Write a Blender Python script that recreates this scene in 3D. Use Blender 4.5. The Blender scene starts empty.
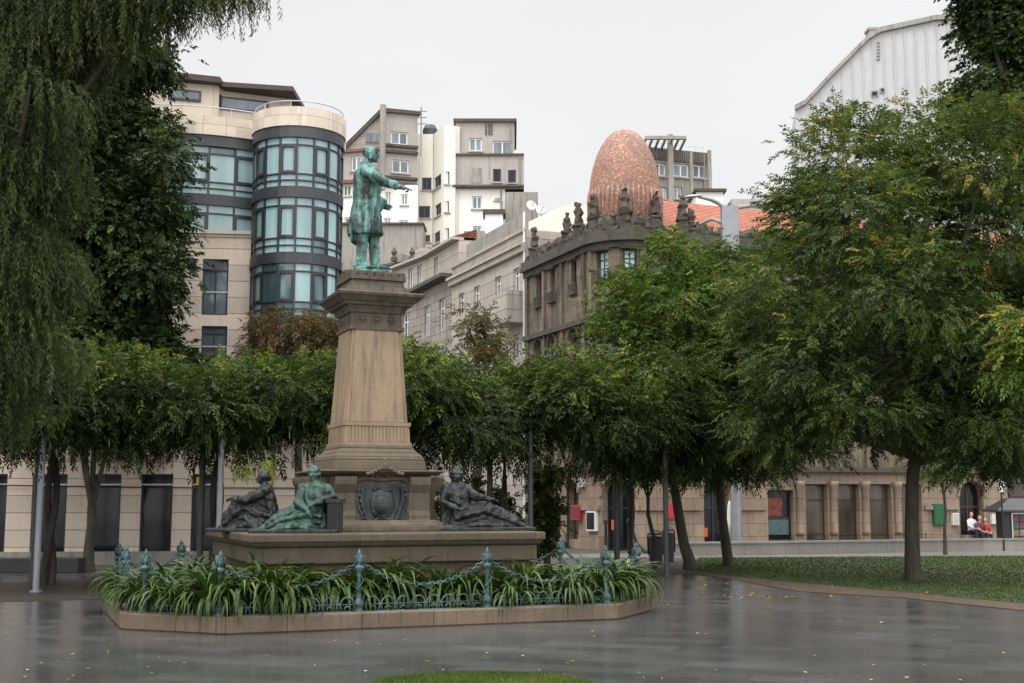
import bpy, math, random
import numpy as np
from mathutils import Vector, Matrix, noise
R=math.radians; PI=math.pi
sc=bpy.context.scene
col=sc.collection
rnd=random.Random(7)
# ------------------------------------------------------------------ camera model
F=1250.0; H=2.0; PITCH=math.atan(161.5/F); cp=math.cos(PITCH); sp=math.sin(PITCH)
def ray(px,py):
    a=(px-512)/F; b=(341.5-py)/F
    return Vector((a,cp-b*sp,sp+b*cp))
def at(px,py,Y):
    r=ray(px,py); k=Y/r.y
    return Vector((r.x*k,Y,H+r.z*k))
def ground(px,py,z=0.0):
    r=ray(px,py); k=(z-H)/r.z
    return Vector((r.x*k,r.y*k,z))
def pxm(Y): return Y/F          # metres per pixel at depth Y
cam=bpy.data.cameras.new('camera'); co=bpy.data.objects.new('camera',cam); col.objects.link(co)
cam.lens=F/1024*36; cam.sensor_width=36; cam.clip_end=2000; cam.clip_start=.1
co.location=(0,0,H); co.rotation_euler=(PI/2+PITCH,0,0); sc.camera=co

# ------------------------------------------------------------------ materials
def newmat(name):
    m=bpy.data.materials.new(name); m.use_nodes=True
    nt=m.node_tree; b=nt.nodes['Principled BSDF']
    return m,nt,b
def N(nt,t,**kw):
    n=nt.nodes.new(t)
    for k,v in kw.items(): setattr(n,k,v)
    return n
def mixc(nt,fac,a,b,bt='MIX'):
    n=nt.nodes.new('ShaderNodeMix'); n.data_type='RGBA'; n.blend_type=bt
    for i,v in ((0,fac),(6,a),(7,b)):
        if isinstance(v,bpy.types.NodeSocket): nt.links.new(v,n.inputs[i])
        elif i==0: n.inputs[0].default_value=v
        else: n.inputs[i].default_value=(v[0],v[1],v[2],1)
    return n.outputs[2]
def mrange(nt,v,a,b,c=0,d=1):
    n=nt.nodes.new('ShaderNodeMapRange'); nt.links.new(v,n.inputs[0])
    for i,x in enumerate((a,b,c,d)): n.inputs[i+1].default_value=x
    return n.outputs[0]
def noisen(nt,vec,scale,detail=5,rough=.6,mul=None):
    if mul:
        mp=N(nt,'ShaderNodeMapping'); nt.links.new(vec,mp.inputs[0]); mp.inputs[3].default_value=mul; vec=mp.outputs[0]
    n=N(nt,'ShaderNodeTexNoise'); nt.links.new(vec,n.inputs['Vector'])
    n.inputs['Scale'].default_value=scale; n.inputs['Detail'].default_value=detail; n.inputs['Roughness'].default_value=rough
    return n.outputs['Fac']
def bumpn(nt,b,h,strength=.3,dist=.02):
    n=N(nt,'ShaderNodeBump'); n.inputs['Strength'].default_value=strength; n.inputs['Distance'].default_value=dist
    nt.links.new(h,n.inputs['Height']); nt.links.new(n.outputs[0],b.inputs['Normal'])
def mul3(c,k): return (c[0]*k,c[1]*k,c[2]*k)
def stone(name,c,c2=None,scale=1.5,rough=.85,streak=0.0,streakc=(.04,.035,.03),brick=None,bump=.4,moss=0.0,mossc=(.07,.08,.03),sf=1.0,st_lo=.5,st_hi=.72):
    """weathered masonry: two-tone noise, vertical rain streaks, block joints"""
    m,nt,b=newmat(name)
    tc=N(nt,'ShaderNodeTexCoord'); V=tc.outputs['Object']; UV=tc.outputs['UV']
    c2=c2 or mul3(c,.62)
    n1=noisen(nt,V,scale,6,.65)
    cc=mixc(nt,mrange(nt,n1,.3,.72),c2,c)
    n2=noisen(nt,V,scale*14,4,.7)
    cc=mixc(nt,mrange(nt,n2,.3,.75,0,.35),cc,mul3(c,1.25))
    if streak>0:
        s=noisen(nt,V,2.2,5,.65,(1.6*sf,1.6*sf,.13*min(sf,2)))
        big=noisen(nt,V,.5,3,.5)
        s2=N(nt,'ShaderNodeMath',operation='MULTIPLY'); nt.links.new(mrange(nt,s,st_lo,st_hi),s2.inputs[0]); nt.links.new(mrange(nt,big,.3,.65,.25,1),s2.inputs[1])
        s3=N(nt,'ShaderNodeMath',operation='MULTIPLY'); nt.links.new(s2.outputs[0],s3.inputs[0]); s3.inputs[1].default_value=streak
        cc=mixc(nt,s3.outputs[0],cc,streakc)
    if moss>0:
        g=noisen(nt,V,.9,6,.7)
        g2=mrange(nt,g,.48,.66,0,moss); cc=mixc(nt,g2,cc,mossc)
    h=n2
    if brick:
        bw,bh,ms=brick[:3]; off=brick[3] if len(brick)>3 else .5
        bk=N(nt,'ShaderNodeTexBrick'); nt.links.new(UV,bk.inputs['Vector'])
        bk.offset=off
        bk.inputs['Scale'].default_value=1; bk.inputs['Mortar Size'].default_value=ms; bk.inputs['Mortar Smooth'].default_value=.2
        bk.inputs['Brick Width'].default_value=bw; bk.inputs['Row Height'].default_value=bh; bk.inputs['Bias'].default_value=0
        bk.inputs['Color1'].default_value=(.82,.82,.82,1); bk.inputs['Color2'].default_value=(1.1,1.08,1.05,1); bk.inputs['Mortar'].default_value=(.4,.38,.36,1)
        cc=mixc(nt,1.0,cc,bk.outputs['Color'],'MULTIPLY')
        hm=N(nt,'ShaderNodeMath',operation='MULTIPLY_ADD'); nt.links.new(bk.outputs['Fac'],hm.inputs[0]); hm.inputs[1].default_value=-2; nt.links.new(n2,hm.inputs[2]); h=hm.outputs[0]
    nt.links.new(cc,b.inputs['Base Color'])
    b.inputs['Roughness'].default_value=rough
    bumpn(nt,b,h,bump,.02)
    return m
def plain(name,c,rough=.5,metal=0,var=.25,scale=6,spec=None,bump=0,c2=None):
    m,nt,b=newmat(name)
    tc=N(nt,'ShaderNodeTexCoord'); n=noisen(nt,tc.outputs['Object'],scale,5,.6)
    nt.links.new(mixc(nt,mrange(nt,n,.3,.7),c2 or mul3(c,1-var),mul3(c,1+var*.4)),b.inputs['Base Color'])
    b.inputs['Roughness'].default_value=rough; b.inputs['Metallic'].default_value=metal
    if spec is not None: b.inputs['Specular IOR Level'].default_value=spec
    if bump: bumpn(nt,b,n,bump,.02)
    return m
def glass(name,c,rough=.06,var=.3,scale=.8,spec=.6):
    m,nt,b=newmat(name)
    tc=N(nt,'ShaderNodeTexCoord'); V=tc.outputs['Object']
    n=noisen(nt,V,scale,3,.5,(1,1,.25))
    nt.links.new(mixc(nt,mrange(nt,n,.35,.65),mul3(c,1-var),mul3(c,1+var*.5)),b.inputs['Base Color'])
    b.inputs['Roughness'].default_value=rough; b.inputs['Specular IOR Level'].default_value=spec
    n2=noisen(nt,V,.9,2,.5); bumpn(nt,b,n2,.06,.05)
    return m
def leafmat(name,cols,trans=.3,rough=.6,spec=.22):
    m,nt,b=newmat(name)
    a=N(nt,'ShaderNodeAttribute',attribute_name='tint')
    r=N(nt,'ShaderNodeValToRGB'); nt.links.new(a.outputs['Fac'],r.inputs[0])
    el=r.color_ramp.elements
    el[0].position=cols[0][0]; el[0].color=(*cols[0][1],1)
    el[1].position=cols[-1][0]; el[1].color=(*cols[-1][1],1)
    for p,c in cols[1:-1]:
        e=el.new(p); e.color=(*c,1)
    nt.links.new(r.outputs[0],b.inputs['Base Color']); b.inputs['Roughness'].default_value=rough; b.inputs['Specular IOR Level'].default_value=spec
    t=N(nt,'ShaderNodeBsdfTranslucent'); nt.links.new(mixc(nt,1.0,r.outputs[0],(1.25,1.3,.6),'MULTIPLY'),t.inputs[0])
    mx=N(nt,'ShaderNodeMixShader'); mx.inputs[0].default_value=trans
    nt.links.new(b.outputs[0],mx.inputs[1]); nt.links.new(t.outputs[0],mx.inputs[2])
    nt.links.new(mx.outputs[0],nt.nodes['Material Output'].inputs[0])
    return m

# ------------------------------------------------------------------ objects
WORLD={}
def tag(o,label=None,cat=None,group=None,kind=None):
    if label: o['label']=label
    if cat: o['category']=cat
    if group: o['group']=group
    if kind: o['kind']=kind
    return o
def empty(name,loc,label=None,cat=None,group=None):
    o=bpy.data.objects.new(name,None); col.objects.link(o); o.location=loc; o.empty_display_size=.2
    WORLD[o.name]=Vector(loc); tag(o,label,cat,group); return o
def link_mesh(name,me,mat,parent=None,loc=None):
    o=bpy.data.objects.new(name,me); col.objects.link(o)
    if mat: me.materials.append(mat)
    if parent is not None:
        o.parent=parent; WORLD[o.name]=WORLD[parent.name]
    else:
        WORLD[o.name]=Vector(loc) if loc is not None else Vector((0,0,0)); o.location=WORLD[o.name]
    return o
class MB:
    def __init__(s): s.v=[]; s.f=[]
    def vert(s,p): s.v.append((p[0],p[1],p[2])); return len(s.v)-1
    def face(s,*pts):
        i=len(s.v); s.v.extend([(p[0],p[1],p[2]) for p in pts]); s.f.append(tuple(range(i,i+len(pts))))
    def hexa(s,b,t):
        """b: 4 bottom points ccw, t: 4 top points"""
        i=len(s.v); s.v.extend([tuple(p) for p in b]+[tuple(p) for p in t])
        s.f+= [(i+3,i+2,i+1,i),(i+4,i+5,i+6,i+7)]+[(i+k,i+(k+1)%4,i+4+(k+1)%4,i+4+k) for k in range(4)]
    def box(s,x0,x1,y0,y1,z0,z1):
        s.hexa([(x0,y0,z0),(x1,y0,z0),(x1,y1,z0),(x0,y1,z0)],[(x0,y0,z1),(x1,y0,z1),(x1,y1,z1),(x0,y1,z1)])
    def frus(s,z0,a0,b0,z1,a1,b1,cx=0,cy=0):
        s.hexa([(cx-a0,cy-b0,z0),(cx+a0,cy-b0,z0),(cx+a0,cy+b0,z0),(cx-a0,cy+b0,z0)],[(cx-a1,cy-b1,z1),(cx+a1,cy-b1,z1),(cx+a1,cy+b1,z1),(cx-a1,cy+b1,z1)])
    def prism(s,poly,z0,z1):
        n=len(poly); i=len(s.v)
        s.v.extend([(p[0],p[1],z0) for p in poly]+[(p[0],p[1],z1) for p in poly])
        s.f.append(tuple(range(i+n-1,i-1,-1))); s.f.append(tuple(range(i+n,i+2*n)))
        s.f+=[(i+k,i+(k+1)%n,i+n+(k+1)%n,i+n+k) for k in range(n)]
    def tube(s,pts,rad,seg=8,side=None,folds=None,sq=1.0):
        """rad: number, list of numbers or list of (ra,rb); ra along side, rb across"""
        pts=[Vector(p) for p in pts]; n=len(pts)
        if not isinstance(rad,(list,tuple)): rad=[rad]*n
        i0=len(s.v); prev=side and Vector(side)
        for k,p in enumerate(pts):
            t=(pts[min(k+1,n-1)]-pts[max(k-1,0)]);
            t=t.normalized() if t.length>1e-9 else Vector((0,0,1))
            if prev is None:
                prev=Vector((1,0,0)) if abs(t.x)<.8 else Vector((0,1,0))
            a=(prev-t*prev.dot(t)); a=a.normalized() if a.length>1e-6 else t.orthogonal().normalized()
            b=t.cross(a); prev=a if side is None else Vector(side)
            r=rad[k]; ra,rb=(r if isinstance(r,(tuple,list)) else (r,r))
            for j in range(seg):
                th=2*PI*j/seg; m=1.0
                if folds: m=1+folds[0]*math.sin(folds[1]*th+folds[2]+k*folds[3])*(folds[4](k/(n-1)) if len(folds)>4 else 1)
                q=p+a*(math.cos(th)*ra*m)+b*(math.sin(th)*rb*m); s.v.append(tuple(q))
        for k in range(n-1):
            for j in range(seg):
                a0=i0+k*seg+j; a1=i0+k*seg+(j+1)%seg
                s.f.append((a0,a1,a1+seg,a0+seg))
        c0=s.vert(pts[0]); c1=s.vert(pts[-1])
        for j in range(seg):
            s.f.append((c0,i0+(j+1)%seg,i0+j)); s.f.append((c1,i0+(n-1)*seg+j,i0+(n-1)*seg+(j+1)%seg))
    def lathe(s,c,prof,seg=16):
        i0=len(s.v); n=len(prof)
        for r,z in prof:
            for j in range(seg):
                th=2*PI*j/seg; s.v.append((c[0]+r*math.cos(th),c[1]+r*math.sin(th),c[2]+z))
        for k in range(n-1):
            for j in range(seg):
                a0=i0+k*seg+j; a1=i0+k*seg+(j+1)%seg; s.f.append((a0,a1,a1+seg,a0+seg))
        s.f.append(tuple(i0+j for j in range(seg-1,-1,-1))); s.f.append(tuple(i0+(n-1)*seg+j for j in range(seg)))
    def ell(s,c,r,rot=None,su=14,sv=9,mat=None):
        c=Vector(c); i0=len(s.v)
        M=rot if rot is not None else Matrix.Identity(3)
        top=s.vert(c+M@Vector((0,0,r[2])))
        for k in range(1,sv):
            ph=PI*k/sv
            for j in range(su):
                th=2*PI*j/su
                s.v.append(tuple(c+M@Vector((r[0]*math.sin(ph)*math.cos(th),r[1]*math.sin(ph)*math.sin(th),r[2]*math.cos(ph)))))
        bot=s.vert(c+M@Vector((0,0,-r[2])))
        for j in range(su):
            s.f.append((top,top+1+j,top+1+(j+1)%su))
            s.f.append((bot,top+1+(sv-2)*su+(j+1)%su,top+1+(sv-2)*su+j))
        for k in range(sv-2):
            for j in range(su):
                a=top+1+k*su+j; b=top+1+k*su+(j+1)%su; s.f.append((a,a+su,b+su,b))
    def build(s,name,mat,parent=None,loc=None,smooth=False,uv=True,merge=False):
        me=bpy.data.meshes.new(name)
        base=WORLD[parent.name] if parent is not None else (Vector(loc) if loc is not None else None)
        if base is None and s.v:
            a=np.array(s.v); base=Vector(((a[:,0].min()+a[:,0].max())/2,(a[:,1].min()+a[:,1].max())/2,a[:,2].min())); loc=base
        vs=[(x-base.x,y-base.y,z-base.z) for x,y,z in s.v]
        me.from_pydata(vs,[],s.f); 
        if smooth: me.polygons.foreach_set('use_smooth',[True]*len(me.polygons))
        me.update()
        if uv:
            l=me.uv_layers.new(name='UVMap'); 
            for p in me.polygons:
                n=p.normal
                if abs(n.z)>.75: tx=None
                else:
                    tx=Vector((-n.y,n.x,0)).normalized()
                for li in p.loop_indices:
                    q=s.v[me.loops[li].vertex_index]
                    l.data[li].uv=(q[0],q[1]) if tx is None else (q[0]*tx.x+q[1]*tx.y,q[2])
        return link_mesh(name,me,mat,parent,loc)
def bevel(o,w=.01,seg=2):
    m=o.modifiers.new('bevel','BEVEL'); m.width=w; m.segments=seg; m.limit_method='ANGLE'; return o
def organic(o,vox,it=3,fac=.5,disp=0,dsize=.14):
    m=o.modifiers.new('remesh','REMESH'); m.mode='VOXEL'; m.voxel_size=vox; m.use_smooth_shade=True
    if it:
        s=o.modifiers.new('smooth','SMOOTH'); s.iterations=it; s.factor=fac
    if disp:
        t=bpy.data.textures.new('cast_folds','MUSGRAVE'); t.noise_scale=dsize; t.noise_intensity=1
        d=o.modifiers.new('folds','DISPLACE'); d.texture=t; d.strength=disp; d.mid_level=.5; d.texture_coords='LOCAL'
    return o

def jitter(mb,amp,sc_=3.0):
    mb.v=[(x+amp*noise.noise(Vector((x,y,z_))*sc_),y+amp*noise.noise(Vector((x+9,y,z_))*sc_),z_+amp*noise.noise(Vector((x,y+9,z_))*sc_)) for x,y,z_ in mb.v]; return mb
# ------------------------------------------------------------------ facades along a plan line
class Path:
    def __init__(s,pts):
        s.p=[Vector((q[0],q[1])) for q in pts]; s.L=[0]
        for a,b in zip(s.p,s.p[1:]): s.L.append(s.L[-1]+(b-a).length)
        s.len=s.L[-1]; s.n=[]
        sn=[]
        for a,b in zip(s.p,s.p[1:]):
            d=(b-a).normalized(); sn.append(Vector((d.y,-d.x)))
        s.segn=sn
        for i in range(len(s.p)):
            if i==0: s.n.append(sn[0])
            elif i==len(s.p)-1: s.n.append(sn[-1])
            else:
                n=(sn[i-1]+sn[i]).normalized(); s.n.append(n/max(.5,n.dot(sn[i])))
    def P(s,t,z,out=0):
        k=0
        while k<len(s.L)-2 and t>s.L[k+1]: k+=1
        w=(t-s.L[k])/(s.L[k+1]-s.L[k]); q=s.p[k].lerp(s.p[k+1],w)
        ww=min(1,max(0,w)); n=s.n[k].lerp(s.n[k+1],ww)
        return Vector((q.x+n.x*out,q.y+n.y*out,z))
    def sz(s,px,py):
        r=ray(px,py); best=None; m=len(s.p)-1
        for k in range(m):
            a=s.p[k]; d=(s.p[k+1]-a).normalized()
            # a + d*t = r.xy*q
            det=-d.x*r.y+d.y*r.x
            if abs(det)<1e-9: continue
            t=(a.x*r.y-a.y*r.x)/det
            q=((a.x+d.x*t)/r.x) if abs(r.x)>abs(r.y) else ((a.y+d.y*t)/r.y)
            if q<=0: continue
            ln=s.L[k+1]-s.L[k]
            lo=-1e3 if k==0 else -1e-6; hi=1e3 if k==m-1 else ln+1e-6
            if lo<=t<=hi:
                extra=0 if 0<=t<=ln else 1e3
                if best is None or q+extra<best[0]: best=(q+extra,s.L[k]+t,H+r.z*q)
        if best is None:
            return None
        return best[1],best[2]
    def rect(s,x0,y0,x1,y1):
        my=(y0+y1)/2; mx=(x0+x1)/2
        a=s.sz(x0,my)[0]; b=s.sz(x1,my)[0]
        return (min(a,b),max(a,b),s.sz(mx,y1)[1],s.sz(mx,y0)[1])
    def cuts(s,a,b): return [a]+[t for t in s.L if a+1e-4<t<b-1e-4]+[b]
def pbox(mb,sf,s0,s1,z0,z1,o0,o1):
    c=sf.cuts(s0,s1)
    for a,b in zip(c,c[1:]):
        e=1e-7
        mb.hexa([sf.P(a+e,z0,o1),sf.P(b-e,z0,o1),sf.P(b-e,z0,o0),sf.P(a+e,z0,o0)],[sf.P(a+e,z1,o1),sf.P(b-e,z1,o1),sf.P(b-e,z1,o0),sf.P(a+e,z1,o0)])
def arcpts(a,b,z0,z1,n=10):
    r=(b-a)/2; rise=min(r,(z1-z0)*.6); zc=z1-rise
    return [((a+b)/2-math.cos(PI*i/n)*r, zc+math.sin(PI*i/n)*rise) for i in range(n+1)]
def wallgrid(mb,sf,s0,s1,z0,z1,ops,reveal=.22):
    S=set(sf.cuts(s0,s1)); Z={z0,z1}
    for o in ops:
        S|={min(max(o[0],s0),s1),min(max(o[1],s0),s1)}; Z|={min(max(o[2],z0),z1),min(max(o[3],z0),z1)}
    S=sorted(S); Z=sorted(Z)
    for a,b in zip(S,S[1:]):
        if b-a<1e-5: continue
        for c,d in zip(Z,Z[1:]):
            if d-c<1e-5: continue
            ms,mz=(a+b)/2,(c+d)/2
            if any(o[0]<ms<o[1] and o[2]<mz<o[3] for o in ops): continue
            mb.face(sf.P(a,c),sf.P(b,c),sf.P(b,d),sf.P(a,d))
    for o in ops:
        a,b,c,d=o[:4]
        mb.face(sf.P(a,c),sf.P(a,d),sf.P(a,d,-reveal),sf.P(a,c,-reveal))
        mb.face(sf.P(b,d),sf.P(b,c),sf.P(b,c,-reveal),sf.P(b,d,-reveal))
        mb.face(sf.P(b,c),sf.P(a,c),sf.P(a,c,-reveal),sf.P(b,c,-reveal))
        if len(o)>4 and o[4]:
            ap=arcpts(a,b,c,d)
            for (x0,y0),(x1,y1) in zip(ap,ap[1:]):
                mb.face(sf.P(x0,y0),sf.P(x1,y1),sf.P(x1,d),sf.P(x0,d))
                mb.face(sf.P(x1,y1),sf.P(x0,y0),sf.P(x0,y0,-reveal),sf.P(x1,y1,-reveal))
        else:
            mb.face(sf.P(a,d),sf.P(b,d),sf.P(b,d,-reveal),sf.P(a,d,-reveal))
def body(name,sf,s0,s1,z0,z1,ops,mat,parent,depth=8,reveal=.22,back=None):
    """front wall with openings, plus side walls, back and flat roof"""
    mb=MB(); wallgrid(mb,sf,s0,s1,z0,z1,ops,reveal)
    A=sf.P(s0,0); B=sf.P(s1,0)
    n0=sf.segn[0]; n1=sf.segn[-1]
    if back: C,D=Vector((*back[0],0)),Vector((*back[1],0))
    else: C=B-Vector((n1.x,n1.y,0))*depth; D=A-Vector((n0.x,n0.y,0))*depth
    def zz(p,z): return Vector((p.x,p.y,z))
    for p,q in ((B,C),(C,D),(D,A)): mb.face(zz(p,z0),zz(q,z0),zz(q,z1),zz(p,z1))
    cs=sf.cuts(s0,s1); mb.face(*([sf.P(t,z1) for t in cs]+[zz(C,z1),zz(D,z1)]))
    return mb.build(name,mat,parent)
def window(sf,o,parent,fm,gm,nx=2,nz=(.0,),rec=.14,fw=.06,name='window',label=None,hbars=()):
    """frame (part) with its panes (sub-part)"""
    a,b,c,d=o[:4]; mb=MB(); e=.003
    a+=e;b-=e;c+=e;d-=e
    pbox(mb,sf,a,a+fw,c,d,-rec-.05,-rec); pbox(mb,sf,b-fw,b,c,d,-rec-.05,-rec)
    pbox(mb,sf,a+fw,b-fw,c,c+fw,-rec-.05,-rec); pbox(mb,sf,a+fw,b-fw,d-fw,d,-rec-.05,-rec)
    for i in range(1,nx):
        t=a+(b-a)*i/nx; pbox(mb,sf,t-fw/2,t+fw/2,c+fw,d-fw,-rec-.045,-rec+.004)
    for h in hbars:
        z=c+(d-c)*h; pbox(mb,sf,a+fw,b-fw,z-fw/2,z+fw/2,-rec-.04,-rec+.008)
    w=mb.build(name,fm,parent)
    if label: w['label']=label
    g=MB(); cs=sf.cuts(a+.01,b-.01)
    for p,q in zip(cs,cs[1:]): g.face(sf.P(p,c+.01,-rec-.03),sf.P(q,c+.01,-rec-.03),sf.P(q,d-.01,-rec-.03),sf.P(p,d-.01,-rec-.03))
    g.build('pane',gm,w)
    return w

# ------------------------------------------------------------------ foliage
rng=np.random.default_rng(11)
def unit(a): return a/np.maximum(np.linalg.norm(a,axis=1,keepdims=True),1e-9)
def leafmesh(name,Cn,A,B,L,W,tint,mat,parent,loc=None,droop=.15):
    n=len(Cn); L=np.broadcast_to(np.asarray(L,float).reshape(-1,1),(n,1)); W=np.broadcast_to(np.asarray(W,float).reshape(-1,1),(n,1))
    mid=Cn+A*L*.45; tip=Cn+A*L; tip=tip.copy(); tip[:,2:3]-=droop*L
    v=np.empty((n,4,3),np.float32); v[:,0]=Cn; v[:,1]=mid+B*W*.5; v[:,2]=tip; v[:,3]=mid-B*W*.5
    base=WORLD[parent.name] if parent is not None else Vector(loc)
    v-=np.array(base,np.float32)
    me=bpy.data.meshes.new(name); me.vertices.add(4*n); me.vertices.foreach_set('co',v.ravel())
    me.loops.add(4*n); me.loops.foreach_set('vertex_index',np.arange(4*n,dtype=np.int32))
    me.polygons.add(n); me.polygons.foreach_set('loop_start',np.arange(0,4*n,4,dtype=np.int32))
    try: me.polygons.foreach_set('loop_total',np.full(n,4,np.int32))
    except Exception: pass
    at_=me.attributes.new('tint','FLOAT','POINT'); at_.data.foreach_set('value',np.repeat(np.clip(tint,0,1),4).astype(np.float32))
    me.update(calc_edges=True)
    return link_mesh(name,me,mat,parent,loc)
def sprays(C,D,npair,rl,ll,lw,tint,droop=.3,jit=.25):
    """compound leaves: rachis at C along D with npair leaflet pairs"""
    n=len(C); D=unit(D)
    up=np.tile([0,0,1.0],(n,1))+rng.normal(0,.35,(n,3))
    S=unit(np.cross(D,up)); Nn=np.cross(S,D)
    rl=np.asarray(rl,float)*np.ones(n)
    oc,oa,ob,ol,ot=[],[],[],[],[]
    for k in range(npair):
        t=(k+.6)/npair
        pos=C+D*(rl*t)[:,None]; pos=pos.copy(); pos[:,2]-=rl*t*t*droop
        for sg in (-1,1):
            a=unit(D*.55+S*sg*.85+np.array([0,0,-.25])+rng.normal(0,jit,(n,3)))
            b=unit(np.cross(a,Nn+rng.normal(0,.5,(n,3))))
            oc.append(pos); oa.append(a); ob.append(b); ol.append(ll*(1.1-.5*abs(t-.45))*rng.uniform(.8,1.2,n)); ot.append(tint+rng.normal(0,.05,n))
    oc.append(C+D*rl[:,None]-np.array([0,0,1])*(rl*droop)[:,None]); oa.append(unit(D+np.array([0,0,-.5]))); ob.append(S); ol.append(ll*np.ones(n)); ot.append(tint)
    L=np.concatenate(ol)
    return np.concatenate(oc),np.concatenate(oa),np.concatenate(ob),L,L*lw/ll,np.concatenate(ot)
def cat(*parts): return [np.concatenate(x) for x in zip(*parts)]
def crownpts(lobes,nclump,per,csize,inner=.25,zmin=-.75,flat=1.0,gap=0.0,gapscale=.6,tint0=.45,tvar=.16,down=.25,outw=.8):
    """clumps of sprays through the lobes; returns C, D, tint"""
    c=np.array([l[0] for l in lobes],float); r=np.array([l[1] for l in lobes],float)
    if r.ndim==1: r=np.stack([r,r,r*flat],1)
    w=(r[:,0]*r[:,2]); w=w/w.sum()
    idx=rng.choice(len(lobes),nclump,p=w)
    d=unit(rng.normal(0,1,(nclump*3,3))); d=d[d[:,2]>zmin][:nclump]
    idx=idx[:len(d)]
    rr=np.where(rng.random(len(d))<inner,rng.uniform(.2,.8,len(d)),rng.uniform(.82,1.06,len(d)))
    P=c[idx]+d*r[idx]*rr[:,None]
    if gap>0:
        keep=np.array([noise.noise(Vector(p)*gapscale)>-1+gap*1.0 if False else (noise.noise(Vector(p)*gapscale)+.5>gap) for p in P])
        P=P[keep]; d=d[keep]; rr=rr[keep]
    n=len(P); ct=tint0+rng.normal(0,tvar,n)
    k=per
    off=rng.normal(0,csize,(n,k,3)); off[:,:,2]*=.55
    C=(P[:,None,:]+off).reshape(-1,3)
    D=(d[:,None,:]*outw+off/csize*.45+rng.normal(0,.35,(n,k,3))+np.array([0,0,-down])).reshape(-1,3)
    return C,D,np.repeat(ct,k)+rng.normal(0,.06,n*k)
def limb(mb,a,b,r0,r1,bend=.12,n=6,seg=7,r=rnd):
    a=Vector(a); b=Vector(b); L=(b-a).length; pts=[]
    o=Vector((r.uniform(-1,1),r.uniform(-1,1),r.uniform(.2,1)))*L*bend
    for i in range(n+1):
        t=i/n; p=a.lerp(b,t)+o*math.sin(PI*t)+Vector((r.uniform(-1,1),r.uniform(-1,1),0))*r0*.25*(0<i<n)
        pts.append(p)
    mb.tube(pts,[r0+(r1-r0)*(i/n) for i in range(n+1)],seg)
    return pts
# ------------------------------------------------------------------ shared materials
M={}
M['plaza']=None
def plaza_mat():
    m,nt,b=newmat('wet_stone_paving')
    tc=N(nt,'ShaderNodeTexCoord'); V=tc.outputs['Object']
    mp=N(nt,'ShaderNodeMapping'); nt.links.new(V,mp.inputs[0]); mp.inputs[2].default_value=(0,0,R(22)); V2=mp.outputs[0]
    bk=N(nt,'ShaderNodeTexBrick'); nt.links.new(V2,bk.inputs['Vector'])
    bk.inputs['Scale'].default_value=1; bk.inputs['Brick Width'].default_value=1.0; bk.inputs['Row Height'].default_value=.5
    bk.inputs['Mortar Size'].default_value=.008; bk.inputs['Mortar Smooth'].default_value=.3; bk.inputs['Bias'].default_value=0
    bk.inputs['Color1'].default_value=(.86,.86,.86,1); bk.inputs['Color2'].default_value=(1.12,1.11,1.09,1); bk.inputs['Mortar'].default_value=(.68,.67,.66,1)
    n1=noisen(nt,V,.35,6,.6); n2=noisen(nt,V,9,4,.7); n3=noisen(nt,V,1.3,5,.65)
    c=mixc(nt,mrange(nt,n1,.3,.7),(.044,.046,.046),(.074,.076,.075))
    c=mixc(nt,mrange(nt,n3,.52,.7,0,.5),c,(.045,.046,.034))
    c=mixc(nt,1.0,c,bk.outputs['Color'],'MULTIPLY')
    c=mixc(nt,mrange(nt,n2,.55,.8,0,.4),c,(.12,.112,.1))
    nt.links.new(c,b.inputs['Base Color'])
    bc=N(nt,'ShaderNodeSeparateColor'); nt.links.new(bk.outputs['Color'],bc.inputs[0])
    rr=N(nt,'ShaderNodeMath',operation='MULTIPLY_ADD'); nt.links.new(mrange(nt,bc.outputs[0],.85,1.12,-.04,.05),rr.inputs[0]); rr.inputs[1].default_value=1
    nt.links.new(mrange(nt,n1,.25,.75,.14,.26),rr.inputs[2]); nt.links.new(rr.outputs[0],b.inputs['Roughness'])
    b.inputs['Specular IOR Level'].default_value=.58
    hh=N(nt,'ShaderNodeMath',operation='MULTIPLY_ADD'); nt.links.new(bk.outputs['Fac'],hh.inputs[0]); hh.inputs[1].default_value=-1.2; nt.links.new(n2,hh.inputs[2])
    bumpn(nt,b,hh.outputs[0],.16,.005)
    return m
M['plaza']=plaza_mat()
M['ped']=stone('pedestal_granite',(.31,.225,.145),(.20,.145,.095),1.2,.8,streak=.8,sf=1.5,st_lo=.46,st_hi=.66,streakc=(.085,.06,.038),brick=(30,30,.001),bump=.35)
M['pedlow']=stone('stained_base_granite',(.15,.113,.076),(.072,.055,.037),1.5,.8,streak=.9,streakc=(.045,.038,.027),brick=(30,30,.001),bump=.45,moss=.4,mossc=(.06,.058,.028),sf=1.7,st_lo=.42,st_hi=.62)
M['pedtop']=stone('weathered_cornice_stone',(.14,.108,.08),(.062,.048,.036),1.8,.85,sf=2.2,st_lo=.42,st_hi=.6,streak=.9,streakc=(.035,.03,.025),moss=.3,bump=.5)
M['plat']=stone('mossy_platform_stone',(.105,.077,.048),(.05,.039,.025),1.3,.8,streak=.9,streakc=(.03,.03,.018),sf=1.8,moss=.6,mossc=(.055,.06,.025),bump=.6,brick=(1.6,3,.006))
M['kerb']=stone('kerb_stone',(.16,.115,.08),(.085,.06,.042),2,.7,streak=.85,sf=5,streakc=(.04,.03,.022),bump=.5,brick=(1.2,5,.01))
M['leftlow']=stone('pink_granite_cladding',(.70,.59,.495),(.60,.50,.415),.7,.75,streak=.25,streakc=(.25,.2,.16),brick=(60,.56,.014,0),bump=.5)
M['cream']=stone('cream_render_band',(.68,.59,.49),(.57,.49,.4),.9,.8,streak=.3,streakc=(.22,.18,.14),brick=(1.1,3,.008,0),bump=.3)
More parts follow.
